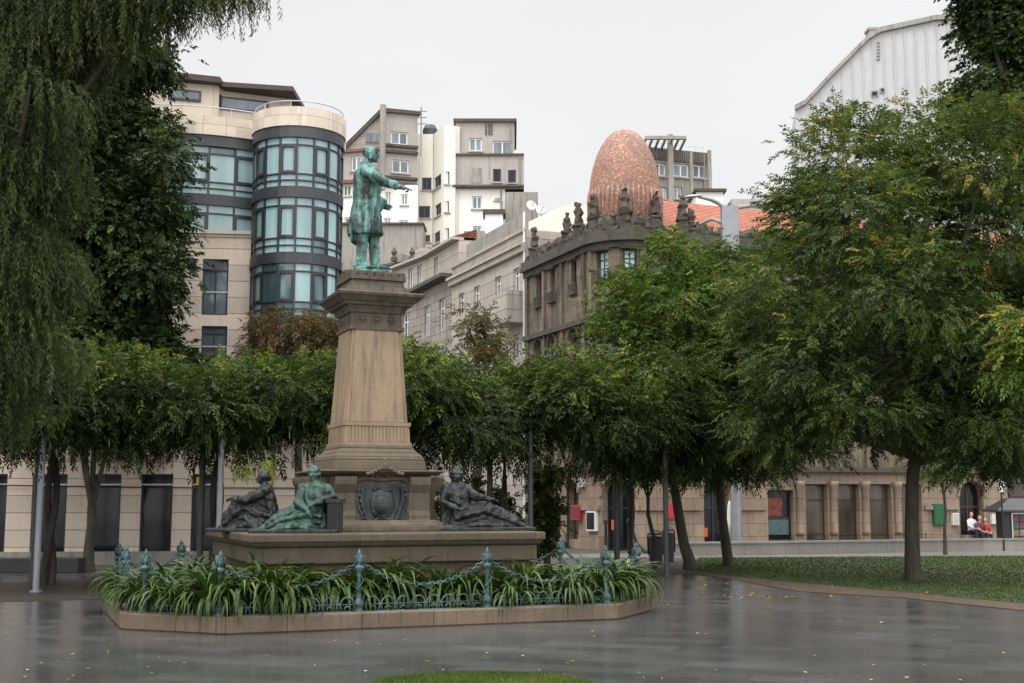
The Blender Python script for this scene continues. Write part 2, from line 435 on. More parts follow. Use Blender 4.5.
M['dark']=plain('charcoal_panel',(.045,.047,.055),.45,var=.3,scale=1.5)
M['mull']=plain('dark_metal_frame',(.03,.034,.04),.4,var=.3)
M['teal']=glass('pale_blue_glass',(.34,.50,.515),.08,.35,.7)
M['teal2']=glass('mid_blue_glass',(.11,.19,.21),.05,.6,1.1,.8)
M['gdark']=glass('dark_window_glass',(.012,.014,.017),.08,.5,1,.25)
M['gmid']=glass('grey_window_glass',(.13,.17,.20),.06,.5,1,.8)
M['white']=plain('white_paint',(.72,.72,.7),.5,var=.12,scale=3)
M['rail']=plain('pale_metal_rail',(.55,.56,.57),.35,.5,.1)
M['eave']=plain('brown_roof_edge',(.06,.035,.03),.6,var=.4)
M['orn']=stone('dark_weathered_granite',(.26,.2,.145),(.12,.092,.068),.8,.85,streak=1.0,streakc=(.04,.036,.03),bump=.6,brick=(1.0,.45,.007),st_lo=.38,st_hi=.58)
M['ornlow']=stone('brown_granite_ground_floor',(.30,.23,.17),(.2,.15,.11),.8,.8,streak=.5,streakc=(.1,.075,.05),bump=.5,brick=(1.2,.55,.012))
M['orncor']=stone('blackened_cornice_stone',(.10,.085,.068),(.035,.032,.027),1.6,.9,streak=.8,streakc=(.02,.02,.016),bump=.8,moss=.4,mossc=(.06,.062,.035))
M['mid']=stone('grey_ashlar',(.43,.385,.34),(.32,.28,.25),.5,.85,streak=.7,streakc=(.13,.115,.1),bump=.4,brick=(40,.72,.02,0))
M['mid2']=stone('soot_grey_ashlar',(.33,.29,.26),(.22,.19,.17),.5,.85,streak=.8,streakc=(.09,.08,.07),bump=.4,brick=(1.4,.5,.02))
M['grey']=stone('grey_cement_render',(.37,.345,.31),(.27,.25,.225),.25,.9,streak=.7,streakc=(.15,.14,.125),bump=.2)
M['grey2']=stone('stained_concrete',(.30,.285,.25),(.2,.185,.16),.4,.9,streak=.9,streakc=(.06,.055,.05),bump=.3)
M['whitew']=stone('white_render',(.78,.77,.73),(.70,.69,.65),.25,.85,streak=.3,streakc=(.45,.43,.38),bump=.1)
M['creamw']=stone('cream_render',(.68,.65,.57),(.60,.57,.50),.25,.85,streak=.35,streakc=(.38,.36,.3),bump=.1)
M['gable']=stone('pale_grey_metal_cladding',(.41,.41,.41),(.35,.35,.355),.15,.6,streak=.6,streakc=(.30,.295,.285),bump=.2)
M['tile']=stone('orange_clay_tiles',(.50,.16,.085),(.3,.1,.06),1.2,.8,streak=.3,streakc=(.12,.07,.05),brick=(.3,.16,.03),bump=.9)
M['concrete']=stone('concrete',(.24,.23,.21),(.17,.16,.15),.8,.7,streak=.5,streakc=(.1,.095,.085),bump=.3,brick=(2.4,5,.01))
M['post']=plain('grey_painted_steel',(.27,.28,.30),.4,.2,.15,2)
M['postd']=plain('dark_painted_steel',(.06,.062,.064),.45,.2,.2,2)
M['black']=plain('black_painted_metal',(.02,.021,.024),.4,.1,.3,3)
M['wood']=plain('dark_stained_wood',(.05,.03,.022),.55,var=.4)
M['maroon']=plain('maroon_painted_joinery',(.06,.018,.016),.5,var=.3)
M['gshop']=glass('brown_shop_glass',(.10,.082,.062),.12,.6,.9,.4)
M['red']=plain('red_signboard',(.45,.02,.025),.45,var=.5,scale=14)
M['orange']=plain('orange_sticker',(.7,.12,.03),.5,var=.3,scale=9)
M['greenb']=plain('green_noticeboard',(.01,.09,.035),.5,var=.2)
M['soil']=plain('damp_soil',(.035,.026,.018),.8,var=.5,scale=5,bump=.8)
M['skin']=plain('skin',(.5,.3,.22),.5,var=.1)
def bark_mat(name,c):
    m,nt,b=newmat(name); tc=N(nt,'ShaderNodeTexCoord'); V=tc.outputs['Object']
    n=noisen(nt,V,7,6,.7,(1,1,.22)); g=noisen(nt,V,1.6,5,.65)
    cc=mixc(nt,mrange(nt,n,.35,.7),mul3(c,.35),c); cc=mixc(nt,mrange(nt,g,.5,.7,0,.6),cc,(.04,.055,.022))
    nt.links.new(cc,b.inputs['Base Color']); b.inputs['Roughness'].default_value=.8; bumpn(nt,b,n,.9,.04)
    return m
M['bark']=bark_mat('wet_bark',(.06,.048,.036))
M['bark2']=bark_mat('mossy_bark',(.075,.066,.048))
def bronze_mat(name,green,dark,lo,hi,lightc):
    m,nt,b=newmat(name); tc=N(nt,'ShaderNodeTexCoord'); V=tc.outputs['Object']
    s=noisen(nt,V,3.2,6,.7,(1.5,1.5,.35)); s2=noisen(nt,V,14,5,.7)
    cc=mixc(nt,mrange(nt,s2,.3,.75),green,lightc)
    cc=mixc(nt,mrange(nt,s,lo,hi),cc,dark)
    nt.links.new(cc,b.inputs['Base Color']); b.inputs['Roughness'].default_value=.55; b.inputs['Metallic'].default_value=.15
    bumpn(nt,b,s2,.35,.02); return m
M['verd']=bronze_mat('verdigris_bronze',(.075,.19,.165),(.016,.027,.026),.43,.57,(.17,.36,.315))
M['verd2']=bronze_mat('green_brown_bronze',(.025,.07,.05),(.009,.013,.011),.36,.60,(.06,.165,.115))
M['brz']=bronze_mat('dark_bronze',(.012,.018,.016),(.005,.006,.0055),.38,.54,(.038,.058,.05))
M['plaque']=bronze_mat('blackened_bronze',(.018,.023,.025),(.007,.008,.009),.42,.6,(.06,.08,.08))
M['iron']=bronze_mat('green_painted_iron',(.03,.075,.07),(.013,.026,.026),.45,.62,(.10,.175,.17))
def copper_mat():
    m,nt,b=newmat('copper_scale_tiles'); tc=N(nt,'ShaderNodeTexCoord'); V=tc.outputs['Object']; UV=tc.outputs['UV']
    bk=N(nt,'ShaderNodeTexVoronoi'); nt.links.new(V,bk.inputs['Vector']); bk.inputs['Scale'].default_value=17.0
    n=noisen(nt,V,1.6,6,.7); n2=noisen(nt,V,11,5,.75); st=noisen(nt,V,5,5,.7,(2.4,2.4,.25))
    cc=mixc(nt,mrange(nt,n2,.25,.75),(.12,.058,.04),(.50,.245,.16))
    sep=N(nt,'ShaderNodeSeparateColor'); nt.links.new(bk.outputs['Color'],sep.inputs[0])
    cc=mixc(nt,mrange(nt,sep.outputs[0],.62,.9,0,.8),cc,(.16,.075,.06))
    cc=mixc(nt,mrange(nt,sep.outputs[1],.78,.95,0,.6),cc,(.6,.42,.32))
    cc=mixc(nt,mrange(nt,n,.5,.66,0,.75),cc,(.15,.11,.095))
    nt.links.new(cc,b.inputs['Base Color']); b.inputs['Roughness'].default_value=.6; b.inputs['Metallic'].default_value=.1
    bumpn(nt,b,sep.outputs[0],.7,.05); return m
M['copper']=copper_mat()
# leaves
G=lambda *a:a
M['wist']=leafmat('wisteria_leaf',[(0,(.008,.015,.005)),(.35,(.023,.043,.009)),(.6,(.057,.093,.016)),(.82,(.16,.205,.03)),(1,(.28,.22,.04))])
M['ash']=leafmat('compound_tree_leaf',[(0,(.010,.020,.008)),(.4,(.037,.064,.016)),(.68,(.08,.116,.023)),(.88,(.14,.15,.028)),(1,(.26,.17,.035))])
M['oak']=leafmat('bright_tree_leaf',[(0,(.012,.026,.006)),(.4,(.038,.075,.013)),(.68,(.082,.135,.02)),(.9,(.15,.195,.03)),(1,(.3,.2,.04))])
M['willow']=leafmat('willow_leaf',[(0,(.012,.023,.008)),(.4,(.034,.054,.017)),(.7,(.072,.094,.03)),(1,(.17,.17,.07))],.3)
M['darkleaf']=leafmat('dark_broad_leaf',[(0,(.008,.016,.006)),(.45,(.024,.045,.013)),(.75,(.06,.1,.024)),(1,(.12,.15,.04))],.22)
M['brown']=leafmat('russet_leaf',[(0,(.035,.032,.012)),(.35,(.075,.06,.02)),(.6,(.14,.075,.025)),(.8,(.06,.075,.02)),(1,(.09,.12,.03))],.3)
M['strap']=leafmat('strap_leaf',[(0,(.012,.03,.005)),(.4,(.032,.068,.010)),(.75,(.068,.115,.018)),(1,(.17,.16,.045))],.18,.42,.4)
M['lime']=leafmat('lime_leaf',[(0,(.1,.16,.02)),(.6,(.2,.3,.03)),(1,(.32,.34,.05))],.35)
M['grassm']=leafmat('grass_blade',[(0,(.020,.036,.009)),(.5,(.044,.078,.014)),(.85,(.078,.12,.02)),(1,(.22,.17,.06))],.2)
M['fallen']=leafmat('fallen_leaf',[(0,(.10,.055,.02)),(.5,(.22,.14,.05)),(1,(.4,.32,.14))],.1)

# ------------------------------------------------------------------ world and light
def world():
    w=bpy.data.worlds.new('World'); sc.world=w; w.use_nodes=True; nt=w.node_tree
    bg=nt.nodes['Background']; bg.inputs[1].default_value=.1
    sky=N(nt,'ShaderNodeTexSky'); sky.sky_type='NISHITA'; sky.sun_disc=False; sky.sun_elevation=R(52); sky.sun_rotation=R(215); sky.air_density=1; sky.dust_density=4
    tc=N(nt,'ShaderNodeTexCoord'); sx=N(nt,'ShaderNodeSeparateXYZ'); nt.links.new(tc.outputs['Generated'],sx.inputs[0])
    # overcast cloud deck: bright overhead, softer towards the horizon, brighter behind the camera
    zen=mrange(nt,sx.outputs[2],.40,.95,9.25,38.0)
    bk=mrange(nt,sx.outputs[1],.1,-.9,0,14.0)
    ad=N(nt,'ShaderNodeMath',operation='ADD'); nt.links.new(zen,ad.inputs[0]); nt.links.new(bk,ad.inputs[1])
    cl=noisen(nt,tc.outputs['Generated'],2.2,4,.5,(1,1,2.5)); clm=mrange(nt,cl,.3,.7,.94,1.04)
    ml=N(nt,'ShaderNodeMath',operation='MULTIPLY'); nt.links.new(ad.outputs[0],ml.inputs[0]); nt.links.new(clm,ml.inputs[1])
    vm=N(nt,'ShaderNodeVectorMath',operation='SCALE'); vm.inputs[0].default_value=(.998,1.0,1.004); nt.links.new(ml.outputs[0],vm.inputs['Scale'])
    nt.links.new(mixc(nt,.06,vm.outputs[0],sky.outputs[0]),bg.inputs[0])
    l=bpy.data.lights.new('sun','SUN'); l.energy=.9; l.angle=R(20); l.color=(1,.97,.92)
    o=bpy.data.objects.new('sun',l); col.objects.link(o); o.location=(-20,-20,40)
    d=Vector((.45,.55,-1.05)); o.rotation_euler=d.to_track_quat('-Z','Y').to_euler()
world()
vs=sc.view_settings; vs.view_transform='Standard'; vs.look='None'; vs.exposure=0; vs.gamma=1
sc.render.engine='CYCLES'; sc.cycles.max_bounces=6; sc.cycles.diffuse_bounces=3; sc.cycles.glossy_bounces=3; sc.cycles.transmission_bounces=3
sc.cycles.use_denoising=True

# ------------------------------------------------------------------ frames of reference
TH=R(22); U=Vector((math.cos(TH),math.sin(TH))); NO=Vector((math.sin(TH),-math.cos(TH)))   # along, towards the viewer
C0=Vector((-2.73,23.8))
def loc2(x,y,z=0,c=C0):      # local: x along U, y away from the viewer
    return Vector((c.x+U.x*x-NO.x*y, c.y+U.y*x-NO.y*y, z))
def rotmb(mb,c,ang=TH):
    ca,sa=math.cos(ang),math.sin(ang)
    mb.v=[(c[0]+x*ca-y*sa,c[1]+x*sa+y*ca,z+(c[2] if len(c)>2 else 0)) for x,y,z in mb.v]
    return mb

# ------------------------------------------------------------------ ground
def sheet(name,pts,z,mat,kind='structure'):
    mb=MB(); mb.face(*[(p[0],p[1],z) for p in pts]); o=mb.build(name,mat,loc=(0,0,0)); o['kind']=kind; return o
M['asph']=stone('far_ground_asphalt',(.07,.068,.062),(.05,.048,.045),.2,.55,bump=.3)
sheet('ground',[(-400,-60),(400,-60),(400,600),(-400,600)],0,M['asph'])
sheet('plaza_paving',[(-60,-10),(60,-10),(60,42),(-60,42)],.004,M['plaza'])
def gp(px,py): p=ground(px,py); return (p.x,p.y)
# soil strip beneath the pergola and trees
strip=[loc2(-16,4.6),loc2(4.2,4.9),Vector((*gp(664,574),0)),Vector((*gp(705,576),0)),Vector((*gp(702,560),0)),loc2(7,14.0),loc2(-16,10)]
M['strip']=stone('damp_dark_paving',(.06,.052,.044),(.035,.03,.025),.8,.45,bump=.5,brick=(1,.5,.012))
sheet('tree_bed_paving',[(p.x,p.y) for p in strip],.008,M['strip'])
lawn=[gp(686,570),gp(720,575),gp(800,583),gp(900,592),gp(1024,604),gp(1300,630),gp(1500,575),gp(1024,556.5),gp(700,558.5)]
M['lawn']=plain('lawn_turf',(.035,.058,.014),.8,var=.5,scale=1.2,bump=.6,c2=(.035,.05,.014))
M['sandb']=plain('damp_sand_border',(.11,.08,.056),.5,var=.4,scale=4,bump=.5)
sheet('lawn_soil_border',[gp(680,571),gp(745,582),gp(800,592),gp(900,598),gp(1024,611),gp(1320,640),gp(1500,572),gp(1024,556),gp(690,558)],.012,M['sandb'])
sheet('lawn_base',lawn,.02,M['lawn'])
M['path']=stone('pale_footpath',(.2,.185,.165),(.14,.13,.115),.8,.45,bump=.2)
sheet('footpath',[gp(560,558.3),gp(700,558.2),gp(1024,556.3),gp(1500,555),gp(1500,549),gp(1024,551),gp(740,553),gp(560,554.5)],.016,M['path'])
# foreground lawn edge
fl=[ground(482+112*math.cos(t),688+13.5*math.sin(t)) for t in [2*PI*i/40 for i in range(40)]]
sheet('near_lawn_base',[(p.x,p.y) for p in fl][::-1],.02,M['lawn'])
def inpoly(x,y,poly):
    c=np.zeros(len(x),bool); n=len(poly)
    for i in range(n):
        x1,y1=poly[i]; x2,y2=poly[(i+1)%n]
        if y1==y2: continue
        c^=((y1>y)!=(y2>y))&(x<(x2-x1)*(y-y1)/(y2-y1)+x1)
    return c
def grass(name,poly,n,h,w,label,loc,t0=.45):
    a=np.array(poly); x=rng.uniform(a[:,0].min(),a[:,0].max(),n); y=rng.uniform(a[:,1].min(),a[:,1].max(),n)
    k=inpoly(x,y,poly); x=x[k]; y=y[k]; m=len(x)
    C=np.stack([x,y,np.full(m,.018)],1); A=unit(np.array([0,0,1.0])+rng.normal(0,.35,(m,3))*[1,1,0]); B=unit(np.cross(A,rng.normal(0,1,(m,3))))
    cl=np.array([noise.noise(Vector((p[0],p[1],0))*1.1) for p in C])
    o=leafmesh(name,C,A,B,rng.uniform(.5,1.2,m)*h,w,t0+cl*.3+rng.normal(0,.09,m),M['grassm'],None,loc,droop=.05)
    tag(o,label,'grass',kind='stuff')
cl=[(max(-40,min(30,p[0])),p[1]) for p in lawn]
grass('lawn_grass',cl,90000,.05,.03,'short green lawn scattered with leaves beneath the broad tree on the right',(8,30,0))
grass('near_grass',[(p.x,p.y) for p in fl],26000,.045,.012,'narrow tip of bright green grass at the bottom edge of the paving',(-.5,14,0),.72)
def litter(name,n,region,label,size):
    pts=[]
    while len(pts)<n:
        px,py=rnd.uniform(region[0],region[2]),rnd.uniform(region[1],region[3]); p=ground(px,py); 
        q=p-Vector((C0.x,C0.y,0)); lx=q.x*U.x+q.y*U.y; ly=-(q.x*NO.x+q.y*NO.y)
        if abs(lx)<5.3 and abs(ly)<3.7: continue
        pts.append((p.x,p.y,.032))
    C=np.array(pts); A=unit(rng.normal(0,1,(n,3))*[1,1,.12]); B=unit(np.cross(A,[0,0,1.0])+rng.normal(0,.15,(n,3)))
    o=leafmesh(name,C,A,B,rng.uniform(.6,1.4,n)*size,rng.uniform(.5,.9,n)*size,rng.uniform(0,1,n),M['fallen'],None,(0,20,0),droop=0)
    tag(o,label,'leaves',kind='stuff')
litter('fallen_leaves',150,(0,600,1024,683),'scattered small fallen leaves lying on the wet paving',.055)
litter('lawn_leaves',520,(700,562,1024,600),'yellow fallen leaves strewn over the lawn and its bare edge',.09)
# ------------------------------------------------------------------ monument pedestal
def zf(py,s): return at(375,py,C0.y-.95*s).z
ped=empty('monument_pedestal',(C0.x,C0.y,0),'tall tapering granite pedestal with moulded cornice rising from the stepped platform','monument')
def pedpart(mb,name,mat,bev=.02,parent=ped,smooth=False):
    rotmb(mb,(C0.x,C0.y,0)); o=mb.build(name,mat,parent,smooth=smooth)
    if bev: bevel(o,bev,2)
    return o
zPl=zf(533,2.3)      # platform top
mb=MB()
mb.frus(0,2.62,2.42,.55,2.58,2.38); mb.frus(.55,2.40,2.20,zPl-.50,2.40,2.20); mb.frus(zPl-.50,2.50,2.30,zPl-.22,2.50,2.30); mb.frus(zPl-.22,2.54,2.34,zPl-.14,2.60,2.40); mb.frus(zPl-.14,2.62,2.42,zPl,2.62,2.42)
pedpart(mb,'platform',M['plat'],.025)
z=lambda py,s=1.0: zf(py,s)
# block with plaques
zb0=zPl; zb1=z(470)
mb=MB()
mb.frus(zb0,1.28,1.28,zb0+.10,1.28,1.28); mb.frus(zb0+.10,1.16,1.16,zb0+.2,1.06,1.06)
mb.frus(zb0+.2,.955,.955,zb1-.10,.925,.925); mb.frus(zb1-.10,1.0,1.0,zb1-.04,1.14,1.14); mb.frus(zb1-.04,1.16,1.16,zb1,1.16,1.16)
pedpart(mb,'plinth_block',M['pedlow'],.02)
for sx in (-1,1):
    for sy in (-1,1):
        # scrolled console on the diagonal flank of the block, a slanted face between two mouldings
        mb=MB(); 
        prof=[(.0,0),(.34,0),(.34,.07),(.26,.12),(.26,.2),(.17,.28),(.20,.62),(.36,.78),(.38,.86),(.38,.93),(.0,.93)]
        sc_=(zb1-.12-(zb0+.1))/.93
        x0=sx*.9; y0=sy*.52
        n=len(prof); i=len(mb.v)
        for yy in (y0-.24,y0+.24):
            for (a,b) in prof: mb.v.append((x0+sx*a,yy,zb0+.1+b*sc_))
        f=tuple(range(i,i+n)); g=tuple(range(i+2*n-1,i+n-1,-1)); mb.f+=[f,g]
        mb.f+=[(i+k,i+n+k,i+n+(k+1)%n,i+(k+1)%n) for k in range(n)]
        pedpart(mb,'console',M['pedlow'],.012)
        mb=MB()
        for xx in ((x0-.42*sx),):
            i=len(mb.v)
        mb=MB(); y0=sy*.9; x0=sx*.70; i=0
        for xx in (x0-.2,x0+.2):
            for (a,b) in prof: mb.v.append((xx,y0+sy*a*.55,zb0+.1+b*sc_))
        mb.f+=[f,g]+[(k,n+k,n+(k+1)%n,(k+1)%n) for k in range(n)]
        f=tuple(range(0,n)); g=tuple(range(2*n-1,n-1,-1)); mb.f[0]=f; mb.f[1]=g
        pedpart(mb,'console',M['pedlow'],.012)
# base mouldings under the shaft
za=z(460,.8); zc=z(445,.7)
mb=MB(); mb.frus(zb1+.002,.88,.88,za,.86,.86)
prof=[(.86,0),(.84,.06),(.76,.14),(.68,.22),(.66,zc-za)]
for (a,b),(c,d) in zip(prof,prof[1:]): mb.frus(za+b,a,a,za+d,c,c)
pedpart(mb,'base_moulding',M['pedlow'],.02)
zd=z(422,.62); ze=z(330,.5); s0,s1=.615,.505
mb=MB(); mb.frus(zc,.655,.655,zc+.05,.655,.655); mb.frus(zc+.05,.63,.63,zd-.07,.615,.615); mb.frus(zd-.07,.64,.64,zd,.64,.64)
# reeded flutes on the band
for f4 in range(4):
    for k in range(17):
        x=-.54+k*1.08/16
        p=[(x-.02,-.642,zc+.06),(x+.02,-.642,zc+.06),(x+.02,-.6,zc+.06),(x-.02,-.6,zc+.06)]; q=[(a,b+.012,zd-.08) for a,b,_ in p]
        ca,sa=[(1,0),(0,1),(-1,0),(0,-1)][f4]
        mb.hexa([(a*ca-b*sa,a*sa+b*ca,c) for a,b,c in p],[(a*ca-b*sa,a*sa+b*ca,c) for a,b,c in q])
pedpart(mb,'fluted_band',M['ped'],0)
mb=MB(); mb.frus(zd,s0-.03,s0-.03,ze,s1-.03,s1-.03)
for f4 in range(4):   # raised panels on each face
    ca,sa=[(1,0),(0,1),(-1,0),(0,-1)][f4]
    def q(x,y,zz): return (x*ca-y*sa,x*sa+y*ca,zz)
    a0,a1=s0-.09,s1-.09
    mb.hexa([q(-a0,-s0,zd),q(a0,-s0,zd),q(a0,-s0+.05,zd),q(-a0,-s0+.05,zd)],[q(-a1,-s1,ze),q(a1,-s1,ze),q(a1,-s1+.05,ze),q(-a1,-s1+.05,ze)])
pedpart(mb,'shaft',M['ped'],.012)
zg=z(312,.5); mb=MB(); mb.frus(ze,.53,.53,ze+.06,.53,.53); mb.frus(ze+.06,.49,.49,zg-.02,.49,.49); mb.frus(zg-.02,.52,.52,zg+.05,.56,.56)
for f4 in range(4):
    ca,sa=[(1,0),(0,1),(-1,0),(0,-1)][f4]
    for k in range(3):
        cx=-.28+.28*k; zz=(ze+.06+zg)/2; hh=(zg-ze-.12)/2
        for (dx,dz,r) in ((0,0,.045),(-.07,0,.025),(.07,0,.025),(0,.05,.022),(0,-.05,.022),(.05,.05,.02),(-.05,.05,.02),(-.05,-.05,.02),(.05,-.05,.02)):
            c=(cx+dx,-.49,zz+dz); mb.ell((c[0]*ca-c[1]*sa,c[0]*sa+c[1]*ca,c[2]),(r,r,r),su=8,sv=5)
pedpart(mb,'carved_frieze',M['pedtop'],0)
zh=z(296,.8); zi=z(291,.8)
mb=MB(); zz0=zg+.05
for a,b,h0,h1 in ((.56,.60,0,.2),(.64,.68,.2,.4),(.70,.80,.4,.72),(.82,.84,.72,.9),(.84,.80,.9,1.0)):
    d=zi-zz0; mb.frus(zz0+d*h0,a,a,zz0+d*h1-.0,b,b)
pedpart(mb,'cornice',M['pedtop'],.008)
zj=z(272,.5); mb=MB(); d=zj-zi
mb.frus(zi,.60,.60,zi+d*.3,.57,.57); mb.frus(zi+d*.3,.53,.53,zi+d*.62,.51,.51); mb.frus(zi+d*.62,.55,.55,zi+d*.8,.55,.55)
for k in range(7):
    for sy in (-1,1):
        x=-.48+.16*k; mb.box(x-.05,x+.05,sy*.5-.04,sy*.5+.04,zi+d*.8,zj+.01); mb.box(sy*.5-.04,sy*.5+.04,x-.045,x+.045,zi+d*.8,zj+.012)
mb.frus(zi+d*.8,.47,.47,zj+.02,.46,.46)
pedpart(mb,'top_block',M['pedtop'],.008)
# bronze arms plaque on the front and the two flanks
def plaque(face):
    ca,sa=[(1,0),(0,1),(0,-1)][face]
    zc_=(z(484)+z(523))/2; hw,hh=.47,.36
    mb=MB(); yb=-.95
    mb.box(-hw,hw,yb-.03,yb+.03,zc_-hh,zc_+hh)
    mb.ell((0,yb-.03,zc_+.0),(.24,.07,.30)); mb.ell((0,yb-.05,zc_-.02),(.17,.08,.2))
    for sx in (-1,1):
        pts=[(sx*(.26+.12*math.sin(t*2.2)),yb-.05,zc_-.32+.62*t) for t in [i/10 for i in range(11)]]; mb.tube(pts,.035,8)
        pts=[(sx*(.42-.06*math.cos(t*5)),yb-.04,zc_-.28+.55*t) for t in [i/10 for i in range(11)]]; mb.tube(pts,.026,7)
        for k in range(6): mb.ell((sx*(.30+.03*k),yb-.05,zc_-.26+.1*k),(.05,.03,.035),su=8,sv=6)
        pts=[(sx*(.05+.1*math.sin(a)),yb-.06,zc_-.34+.07*math.cos(a)) for a in [i*.5 for i in range(8)]]; mb.tube(pts,.022,6)
    for k in range(7): mb.ell((-.15+.05*k,yb-.06,zc_+.26+.025*math.sin(k)),(.028,.03,.04),su=8,sv=6)
    mb.v=[(x*ca-y*sa,x*sa+y*ca,w) for x,y,w in mb.v]
    o=pedpart(mb,'bronze_plaque',M['plaque'],0,smooth=False)
    mb=MB()   # stone surround with volutes and crest
    for sx in (-1,1):
        mb.box(sx*(hw+.05)-.045,sx*(hw+.05)+.045,yb-.04,yb+.04,zc_-hh-.06,zc_+hh-.02)
        for t in range(9):
            a=t*.7; mb.ell((sx*(hw+.03)+.06*math.cos(a)*(1-t/12),yb-.03,zc_+hh+.03+.06*math.sin(a)*(1-t/12)),(.028,.03,.028),su=7,sv=5)
        pts=[(sx*(hw*(1-t)),yb-.03,zc_+hh+.06+.03*math.sin(t*PI)) for t in [i/8 for i in range(9)]]; mb.tube(pts,.028,6)
        for (x,w) in ((.09,.0),(.18,.0),(.18,.09),(.1,.1),(.13,.04)): mb.box(sx*x-.03,sx*x+.03,yb-.05,yb,zc_+hh+.12+w,zc_+hh+.17+w)
        for k in range(5 if face==0 else 0): mb.ell((sx*(.04+.07*k),-1.17,zb1-.02+.05*math.cos(k*.8)),(.045,.04,.035),su=7,sv=5)
    mb.box(-hw-.1,hw+.1,yb-.06,yb+.02,zc_-hh-.14,zc_-hh-.06)
    if face==0: mb.ell((0,-1.17,zb1+.07),(.06,.05,.08),su=8,sv=6); mb.ell((0,-1.16,zb1+.16),(.03,.03,.05),su=8,sv=6)
    mb.v=[(x*ca-y*sa,x*sa+y*ca,w) for x,y,w in mb.v]
    pedpart(mb,'carved_surround',M['pedlow'],0)
for f in range(3): plaque(f)

# ------------------------------------------------------------------ the standing statue
zs=zj+.02
S=1.36
st=empty('standing_statue',(C0.x,C0.y,zs),'verdigris bronze man in long frock coat pointing to the right on top of the pedestal','statue')
def place(mb,c,ang,s):
    ca,sa=math.cos(ang)*s,math.sin(ang)*s
    mb.v=[(c[0]+x*ca-y*sa,c[1]+x*sa+y*ca,c[2]+z_*s) for x,y,z_ in mb.v]; return mb
mb=MB()
# legs and shoes
mb.tube([(-.05,-.1,.95),(-.06,-.1,.5),(-.09,-.11,.06)],[(.1,.11),(.08,.085),(.068,.07)],14,side=(1,0,0),folds=(.07,3,0,.9))
mb.tube([(.03,.09,.95),(.06,.09,.5),(.09,.08,.06)],[(.1,.11),(.082,.085),(.068,.07)],14,side=(1,0,0),folds=(.07,3,1,.9))
for x,y in ((-.06,-.12),(.14,.08)):
    mb.tube([(x-.12,y,.04),(x-.05,y,.055),(x+.05,y,.045),(x+.15,y,.028),(x+.19,y,.022)],[(.03,.045),(.05,.055),(.042,.055),(.026,.05),(.012,.03)],12,side=(0,0,1))
# frock coat: skirt, waist, chest
fade=lambda t: max(0,1-t*1.7)
def rings(zs_,cx,rx,ry): return [(c,0,z_) for z_,c in zip(zs_,cx)],list(zip(rx,ry))
P,Rr=rings([.50,.54,.70,.88,1.0,1.12,1.26,1.38,1.45,1.50,1.55],[-.05,-.05,-.045,-.04,-.035,-.03,-.02,-.02,-.025,-.03,-.03],
           [.24,.25,.23,.205,.19,.195,.205,.195,.165,.11,.075],[.225,.235,.22,.2,.175,.185,.205,.22,.195,.13,.075])
mb.tube(P,Rr,40,side=(1,0,0),folds=(.085,9,.5,.12,fade))
# hanging back tail, lower than the front
P=[(-.19,.02,.40),(-.19,.02,.46),(-.17,.01,.7),(-.14,0,.95)]
mb.tube(P,[(.05,.17),(.065,.18),(.06,.16),(.04,.13)],24,side=(1,0,0),folds=(.14,7,0,.2))
# open front edges of the coat and lapels
for y,x0 in ((-.13,.12),(.12,.13)):
    mb.tube([(x0+.015,y,.52),(x0+.01,y*1.02,.75),(.115,y*.75,1.02),(.135,y*.5,1.2),(.12,y*.65,1.4),(.04,y*.75,1.52)],[(.025,.05),(.025,.045),(.022,.03),(.022,.045),(.025,.055),(.02,.03)],10,side=(1,0,0))
# waistcoat front
mb.tube([(.06,0,.9),(.095,0,1.05),(.115,0,1.25),(.06,0,1.5)],[(.05,.09),(.05,.09),(.05,.09),(.04,.05)],14,side=(1,0,0))
# collar
mb.tube([(-.085,0,1.5),(-.07,0,1.575)],[(.06,.10),(.05,.085)],16,side=(1,0,0))
# neck and head
mb.tube([(-.03,0,1.47),(-.015,0,1.62)],[(.062,.062),(.056,.055)],14,side=(1,0,0))
hd=Vector((.02,0,1.70))
mb.ell(hd+Vector((-.012,0,.018)),(.098,.076,.10),su=20,sv=14)
mb.ell(hd+Vector((.035,0,-.045)),(.062,.056,.072),su=16,sv=12)
mb.ell(hd+Vector((.072,0,.052)),(.022,.05,.026)); mb.ell(hd+Vector((.083,0,.022)),(.012,.042,.008))
mb.tube([hd+Vector((.08,0,.022)),hd+Vector((.102,0,-.012)),hd+Vector((.112,0,-.028)),hd+Vector((.088,0,-.036))],[.010,.013,.017,.012],8)
for sy in (-1,1):
    mb.ell(hd+Vector((.066,sy*.035,.008)),(.014,.014,.009)); mb.ell(hd+Vector((-.008,sy*.076,-.008)),(.024,.011,.034))
    mb.ell(hd+Vector((.045,sy*.042,-.025)),(.026,.018,.024))
    mb.ell(hd+Vector((.0,sy*.066,-.055)),(.03,.018,.04))
mb.ell(hd+Vector((.088,0,-.055)),(.020,.036,.012)); mb.ell(hd+Vector((.085,0,-.068)),(.012,.022,.007)); mb.ell(hd+Vector((.074,0,-.1)),(.026,.03,.022))
mb.ell(hd+Vector((-.045,0,.035)),(.078,.08,.085),su=18,sv=12); mb.ell(hd+Vector((.02,0,.07)),(.07,.06,.034))
